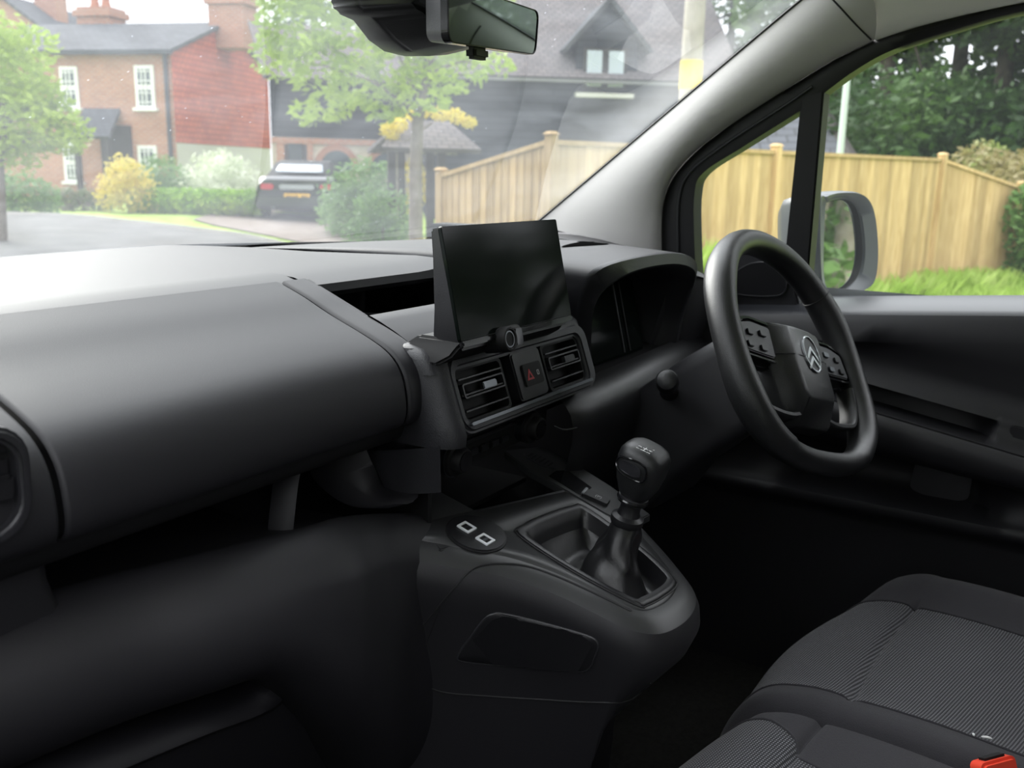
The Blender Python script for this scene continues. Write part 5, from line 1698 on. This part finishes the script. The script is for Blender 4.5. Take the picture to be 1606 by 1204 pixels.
for vv in (.75, 3.3):
    for sx in (-1, 1):
        wfm = Fr(pc.p(sx*.80, vv, .31), pc.v, pc.n)
        mesh('wheel', lathe(wfm, [(.18, -.10), (.31, -.09), (.32, 0), (.31, .09), (.18, .10)], 20), RUB, car)
mesh('bumper', prism(Fr(pc.p(0, -.06, 0), pc.u, pc.n), rrect(1.70, .20, .06, 4, 0, .40), -.10, .05), CARP, car, bev=.02)

# ---- wooden fence
FENW = mat('new_pine_boards', (.56, .39, .19), .8, .2)
ft = FENW.node_tree
pp = ft.nodes['Principled BSDF']
tc_ = ft.nodes.new('ShaderNodeTexCoord')
oi = ft.nodes.new('ShaderNodeObjectInfo')
mp_ = ft.nodes.new('ShaderNodeMapping')
mp_.inputs['Scale'].default_value = (9, 9, 1.2)
ad = ft.nodes.new('ShaderNodeVectorMath')
ad.operation = 'ADD'
lnk(ft, tc_.outputs['Object'], ad.inputs[0])
lnk(ft, oi.outputs['Location'], ad.inputs[1])
lnk(ft, ad.outputs[0], mp_.inputs[0])
nn2 = ft.nodes.new('ShaderNodeTexNoise')
nn2.inputs['Scale'].default_value = 2.2
nn2.inputs['Detail'].default_value = 6
nn2.inputs['Distortion'].default_value = .8
lnk(ft, mp_.outputs[0], nn2.inputs['Vector'])
rp_ = ft.nodes.new('ShaderNodeValToRGB')
rp_.color_ramp.elements[0].position = .3
rp_.color_ramp.elements[1].position = .7
rp_.color_ramp.elements[0].color = (.41, .275, .125, 1)
rp_.color_ramp.elements[1].color = (.56, .40, .205, 1)
lnk(ft, nn2.outputs['Fac'], rp_.inputs[0])
hs2 = ft.nodes.new('ShaderNodeHueSaturation')
mr_ = ft.nodes.new('ShaderNodeMapRange')
mr_.inputs[3].default_value = .74
mr_.inputs[4].default_value = 1.12
lnk(ft, oi.outputs['Random'], mr_.inputs[0])
lnk(ft, mr_.outputs[0], hs2.inputs['Value'])
lnk(ft, rp_.outputs[0], hs2.inputs['Color'])
lnk(ft, hs2.outputs[0], pp.inputs['Base Color'])
FPT = [(690, 8.9, 1.50), (860, 7.85, 1.80), (1470, 12.8, 1.80), (1599, 13.6, 1.48)]
fpts = []
for px, r, h in FPT:
    q = gp(px, r)
    fpts.append((A((q[0], q[1], gzv(q[0], q[1]))), h))
fence = thing('board_fence', 'tall new pine fence of upright overlapping boards', 'fence', tuple(fpts[1][0]))
bme = {}
for s in range(3):
    (p, h0), (q, h1) = fpts[s], fpts[s+1]
    L = np.linalg.norm(q-p)
    u_ = (q-p)/L
    nb = int(round(L/.098))
    fw = Fr(p, u_, A((-u_[1], u_[0], 0)))
    for k in range(nb):
        f0, f1 = k/nb, (k+1)/nb
        w = L/nb
        za, zb_ = (h0+(h1-h0)*f0)-.05, (h0+(h1-h0)*f1)-.05
        # feather-edged board: thin on one side, thick on the other
        a0_, a1_ = k*w-.012, (k+1)*w
        P = [fw.p(a0_, -.004, .02), fw.p(a1_, -.016, .02), fw.p(a1_, .004, .02), fw.p(a0_, .004, .02)]
        T = [fw.p(a0_, -.004, za), fw.p(a1_, -.016, zb_), fw.p(a1_, .004, zb_), fw.p(a0_, .004, za)]
        c0_ = P[0].copy()
        V = [tuple(v-c0_) for v in P+T]
        me = bpy.data.meshes.new('board')
        me.from_pydata(V, [], [(0, 1, 5, 4), (1, 2, 6, 5), (2, 3, 7, 6), (3, 0, 4, 7), (4, 5, 6, 7)])
        me.materials.append(FENW)
        ob = bpy.data.objects.new('board', me)
        COL.objects.link(ob)
        ob.parent = fence
        ob.matrix_parent_inverse = Matrix.Translation(-Vector(fence.location))
        ob.location = tuple(c0_)
    # cap rail and back rails
    mesh('cap_rail', ([tuple(fw.p(a, b, c)) for a, b, c in ((0, -.035, h0-.05), (L, -.035, h1-.05), (L, .03, h1-.05), (0, .03, h0-.05), (0, -.035, h0-.012), (L, -.035, h1-.012), (L, .03, h1-.012), (0, .03, h0-.012))], [(0, 1, 5, 4), (1, 2, 6, 5), (2, 3, 7, 6), (3, 0, 4, 7), (4, 5, 6, 7), (3, 2, 1, 0)]), FENW, fence)
posts = [(fpts[0][0], fpts[0][1]), (fpts[1][0], 1.80), (fpts[2][0], 1.80), (fpts[3][0], 1.48)]
d_ = fpts[2][0]-fpts[1][0]
for f in (.475,):
    posts.append((fpts[1][0]+d_*f, 1.80))
for p, h in posts:
    fw = Fr(p, d_, A((-d_[1], d_[0], 0)))
    po = mesh('post', box(fw, .075, .10, h+.03, (0, -.02, (h+.03)/2)), FENW, fence, bev=.006)
    mesh('post_cap', taper(fw, [(-.055, -.075), (.055, -.075), (.055, .035), (-.055, .035)], h+.03, h+.055, .5), FENW, po)

# ---- tall grass at the foot of the fence and on the verge (uncountable)
def tufts(name, pts, n, hmin, hmax, seed, m):
    rg = np.random.default_rng(seed)
    i = rg.integers(0, len(pts), n)
    P = np.array(pts)[i]
    base = np.c_[P[:, 0]+rg.normal(0, 1, n)*P[:, 2], P[:, 1]+rg.normal(0, 1, n)*P[:, 2], np.full(n, GZ-.02)]
    h = rg.uniform(hmin, hmax, n)*P[:, 3]
    a = rg.uniform(0, 2*np.pi, n)
    d = np.c_[np.cos(a), np.sin(a), np.zeros(n)]
    ln = rg.normal(size=(n, 3))*[.35, .35, 0]
    w = .006+.004*rg.random(n)
    V = np.zeros((n*4, 3))
    top = base+ln*h[:, None]+np.c_[np.zeros(n), np.zeros(n), h]
    mid = base+ln*h[:, None]*.35+np.c_[np.zeros(n), np.zeros(n), h*.55]
    V[0::4] = base-d*w[:, None]
    V[1::4] = base+d*w[:, None]
    V[2::4] = mid+d*w[:, None]*.9
    V[3::4] = top
    o = leaves(name, (V, np.arange(n*4).reshape(n, 4)), m)
    o['kind'] = 'stuff'
    return o
GBL = leafmat('long_grass_blades', ((.24, .38, .06), (.38, .54, .11), (.56, .66, .24)), 1.5)
pts = []
for s in range(3):
    (p, h0), (q, h1) = fpts[s], fpts[s+1]
    u_ = (q-p)/np.linalg.norm(q-p)
    nrm = A((u_[1], -u_[0], 0))
    for f in np.linspace(0, 1, 40):
        c = p+(q-p)*f+nrm*.25
        pts.append((c[0], c[1], .16, .85))
        c = p+(q-p)*f+nrm*.9
        pts.append((c[0], c[1], .35, .62))
        c = p+(q-p)*f+nrm*1.8
        pts.append((c[0], c[1], .5, .42))
for px, r, k in ((1095, 8.9, 1.55), (1108, 9.1, 1.3), (1080, 8.7, 1.7), (1120, 9.2, 1.0), (1060, 8.6, 1.6)):
    q = gp(px, r)
    for _ in range(9): pts.append((q[0], q[1], .16, k))
o = tufts('long_grass', pts, 26000, .25, .62, 31, GBL)
tag(o, 'long green grass at the foot of the pine fence', 'grass')

# ---- wood behind and to the right of the fence
rg_ = random.Random(4)
specs = []
k = 0
for px, r, h, w, m in ((1310, 30, 9.5, 3.0, 1), (1370, 27, 11, 3.2, 1), (1430, 33, 13, 3.6, 0), (1480, 29, 12, 3.2, 0), (1550, 27, 11.5, 3.0, 0), (1620, 30, 12, 3.4, 0), (1700, 26, 12, 3.4, 0), (1250, 36, 12, 4, 1), (1840, 25, 12, 3.4, 1), (2100, 24, 11, 3.4, 0), (2500, 20, 11, 3.4, 1), (3200, 17, 10, 3.2, 0), (1130, 40, 12, 4.5, 1), (960, 42, 12.5, 4.5, 1), (760, 44, 13, 4.5, 1), (600, 46, 12, 4.0, 1)):
    b0 = gp(px, r)
    crown = []
    for q in range(15):
        a = rg_.uniform(0, 6.28)
        f = rg_.uniform(.0, 1)
        rad = w*(1-.55*abs(f-.4))*rg_.uniform(.55, .9)
        crown.append((b0[0]+math.cos(a)*rad, b0[1]+math.sin(a)*rad, b0[2]+h*(.17+.78*f), w*rg_.uniform(.28, .5), .8))
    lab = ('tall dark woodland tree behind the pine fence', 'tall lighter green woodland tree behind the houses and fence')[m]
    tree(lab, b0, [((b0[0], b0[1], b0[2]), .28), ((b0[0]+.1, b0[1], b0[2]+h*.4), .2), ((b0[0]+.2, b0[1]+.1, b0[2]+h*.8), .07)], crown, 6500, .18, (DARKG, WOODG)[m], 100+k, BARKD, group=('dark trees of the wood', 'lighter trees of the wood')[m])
    k += 1
# trees along the road behind the van, seen in the door mirror
for q, (x, y, h, w) in enumerate(((5.6, -9.0, 6.5, 1.7), (6.6, -11.5, 7.5, 2.0), (7.8, -14, 8, 2.2), (5.4, -14.5, 7, 1.9), (4.9, -18, 8, 2.2), (9.6, -11, 8, 2.2))):
    b0 = A((x, y, GZ))
    crown = [(x+rg_.uniform(-1, 1)*w*.7, y+rg_.uniform(-1, 1)*w*.7, GZ+h*f, w*rg_.uniform(.35, .55), 1.0) for f in np.linspace(.10, .95, 12)]
    tree('roadside tree beside the verge behind the van, reflected in the door mirror', b0, [((x, y, GZ), .16), ((x+.1, y, GZ+h*.5), .11), ((x+.1, y+.1, GZ+h*.85), .04)], crown, 3000, .12, (WOODG, DARKG)[q % 2], 200+q, (BARK, BARKD)[q % 2], group='roadside trees behind the van')
for q, (x, y, h, w) in enumerate(((-10.4, -5.2, 7.5, 2.2), (-10.2, -1.2, 8, 2.3), (-10.8, 3.0, 7.5, 2.2), (-10.6, -9.5, 8, 2.4))):  # trees added out of view to hold back light on the passenger side
    b0 = A((x, y, GZ))
    crown = [(x+rg_.uniform(-1, 1)*w*.7, y+rg_.uniform(-1, 1)*w*.7, GZ+h*f, w*rg_.uniform(.38, .55), 1.0) for f in np.linspace(.12, .95, 13)]
    tree('leafy tree added out of view to shade the passenger side of the van', b0, [((x, y, GZ), .2), ((x+.1, y, GZ+h*.5), .14), ((x+.1, y+.1, GZ+h*.85), .05)], crown, 2600, .2, (WOODG, DARKG)[q % 2], 300+q, BARKD, group='added shade trees across the road')
# undergrowth closing the wood, and the bank at the right end of the fence
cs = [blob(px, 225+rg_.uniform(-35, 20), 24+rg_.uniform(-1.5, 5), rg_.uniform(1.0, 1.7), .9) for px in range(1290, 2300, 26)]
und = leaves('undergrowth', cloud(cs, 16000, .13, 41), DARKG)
und['kind'] = 'stuff'
tag(und, 'dark bushy undergrowth at the edge of the wood behind the fence', 'undergrowth')
bnk = leaves('bank_bushes', cloud([blob(px, py, r, rad, .8) for px, py, r, rad in ((1530, 262, 17, .45), (1570, 275, 16.5, .5), (1610, 280, 16, .6), (1650, 290, 15.5, .7), (1545, 245, 18, .35), (1600, 330, 15, .7), (1640, 360, 14.6, .8))], 5200, .06, 42), REDF)
bnk['kind'] = 'stuff'
tag(bnk, 'brownish green bushes on the bank past the end of the fence', 'bushes')
hdg = thing('hedge', 'leafy green hedge growing against the right end of the fence', 'hedge', tuple(gp(1625, 13.3)))
leaves('foliage', cloud([blob(px, py, 13.4, rad, 1.2) for px, py, rad in ((1612, 330, .28), (1618, 380, .32), (1612, 420, .30), (1640, 350, .5), (1650, 420, .5), (1690, 380, .7), (1625, 300, .2))], 4500, .05, 43), MIDG, hdg)

# ---- poles
lpo = gp(1312, 19.5)
lpst = thing('lamp_post', 'slim grey lamp post in front of the wood', 'lamp post', tuple(lpo))
GALV = mat('galvanised_grey', (.42, .47, .46), .6, .4)
mesh('column', tube([lpo, A((lpo[0], lpo[1], 1.2)), A((lpo[0], lpo[1], 5.2))], [.075, .07, .05], 12), GALV, lpst)
mesh('lantern', box(Fr((lpo[0]+.25, lpo[1], 5.25), (1, 0, 0), (0, 1, 0)), .6, .2, .10), GALV, lpst, bev=.03)
tpo = gp(1072, 11.5)
tpol = thing('telegraph_pole', 'pale wooden telegraph pole with a yellow plate, beyond the fence', 'pole', tuple(tpo))
def pz(py): return ext(1085, py, 11.5)[2]
PW = mat('weathered_pole_wood', (.42, .38, .32), .9, .2, col2=(.55, .50, .43), vscale=5)
mesh('shaft', tube([A((tpo[0], tpo[1], GZ)), A((tpo[0]+.02, tpo[1], 3)), A((tpo[0]+.06, tpo[1], 7.5))], [.135, .12, .10], 14), PW, tpol)
pzv = (pz(100)+pz(135))/2
mesh('yellow_plate', lathe(Fr((tpo[0]+.02, tpo[1], pzv), (1, 0, 0), (0, 1, 0)), [(.128, -.16), (.131, -.16), (.131, .16), (.128, .16)], 16), mat('yellow_sign', (.85, .62, .06), .5), tpol)
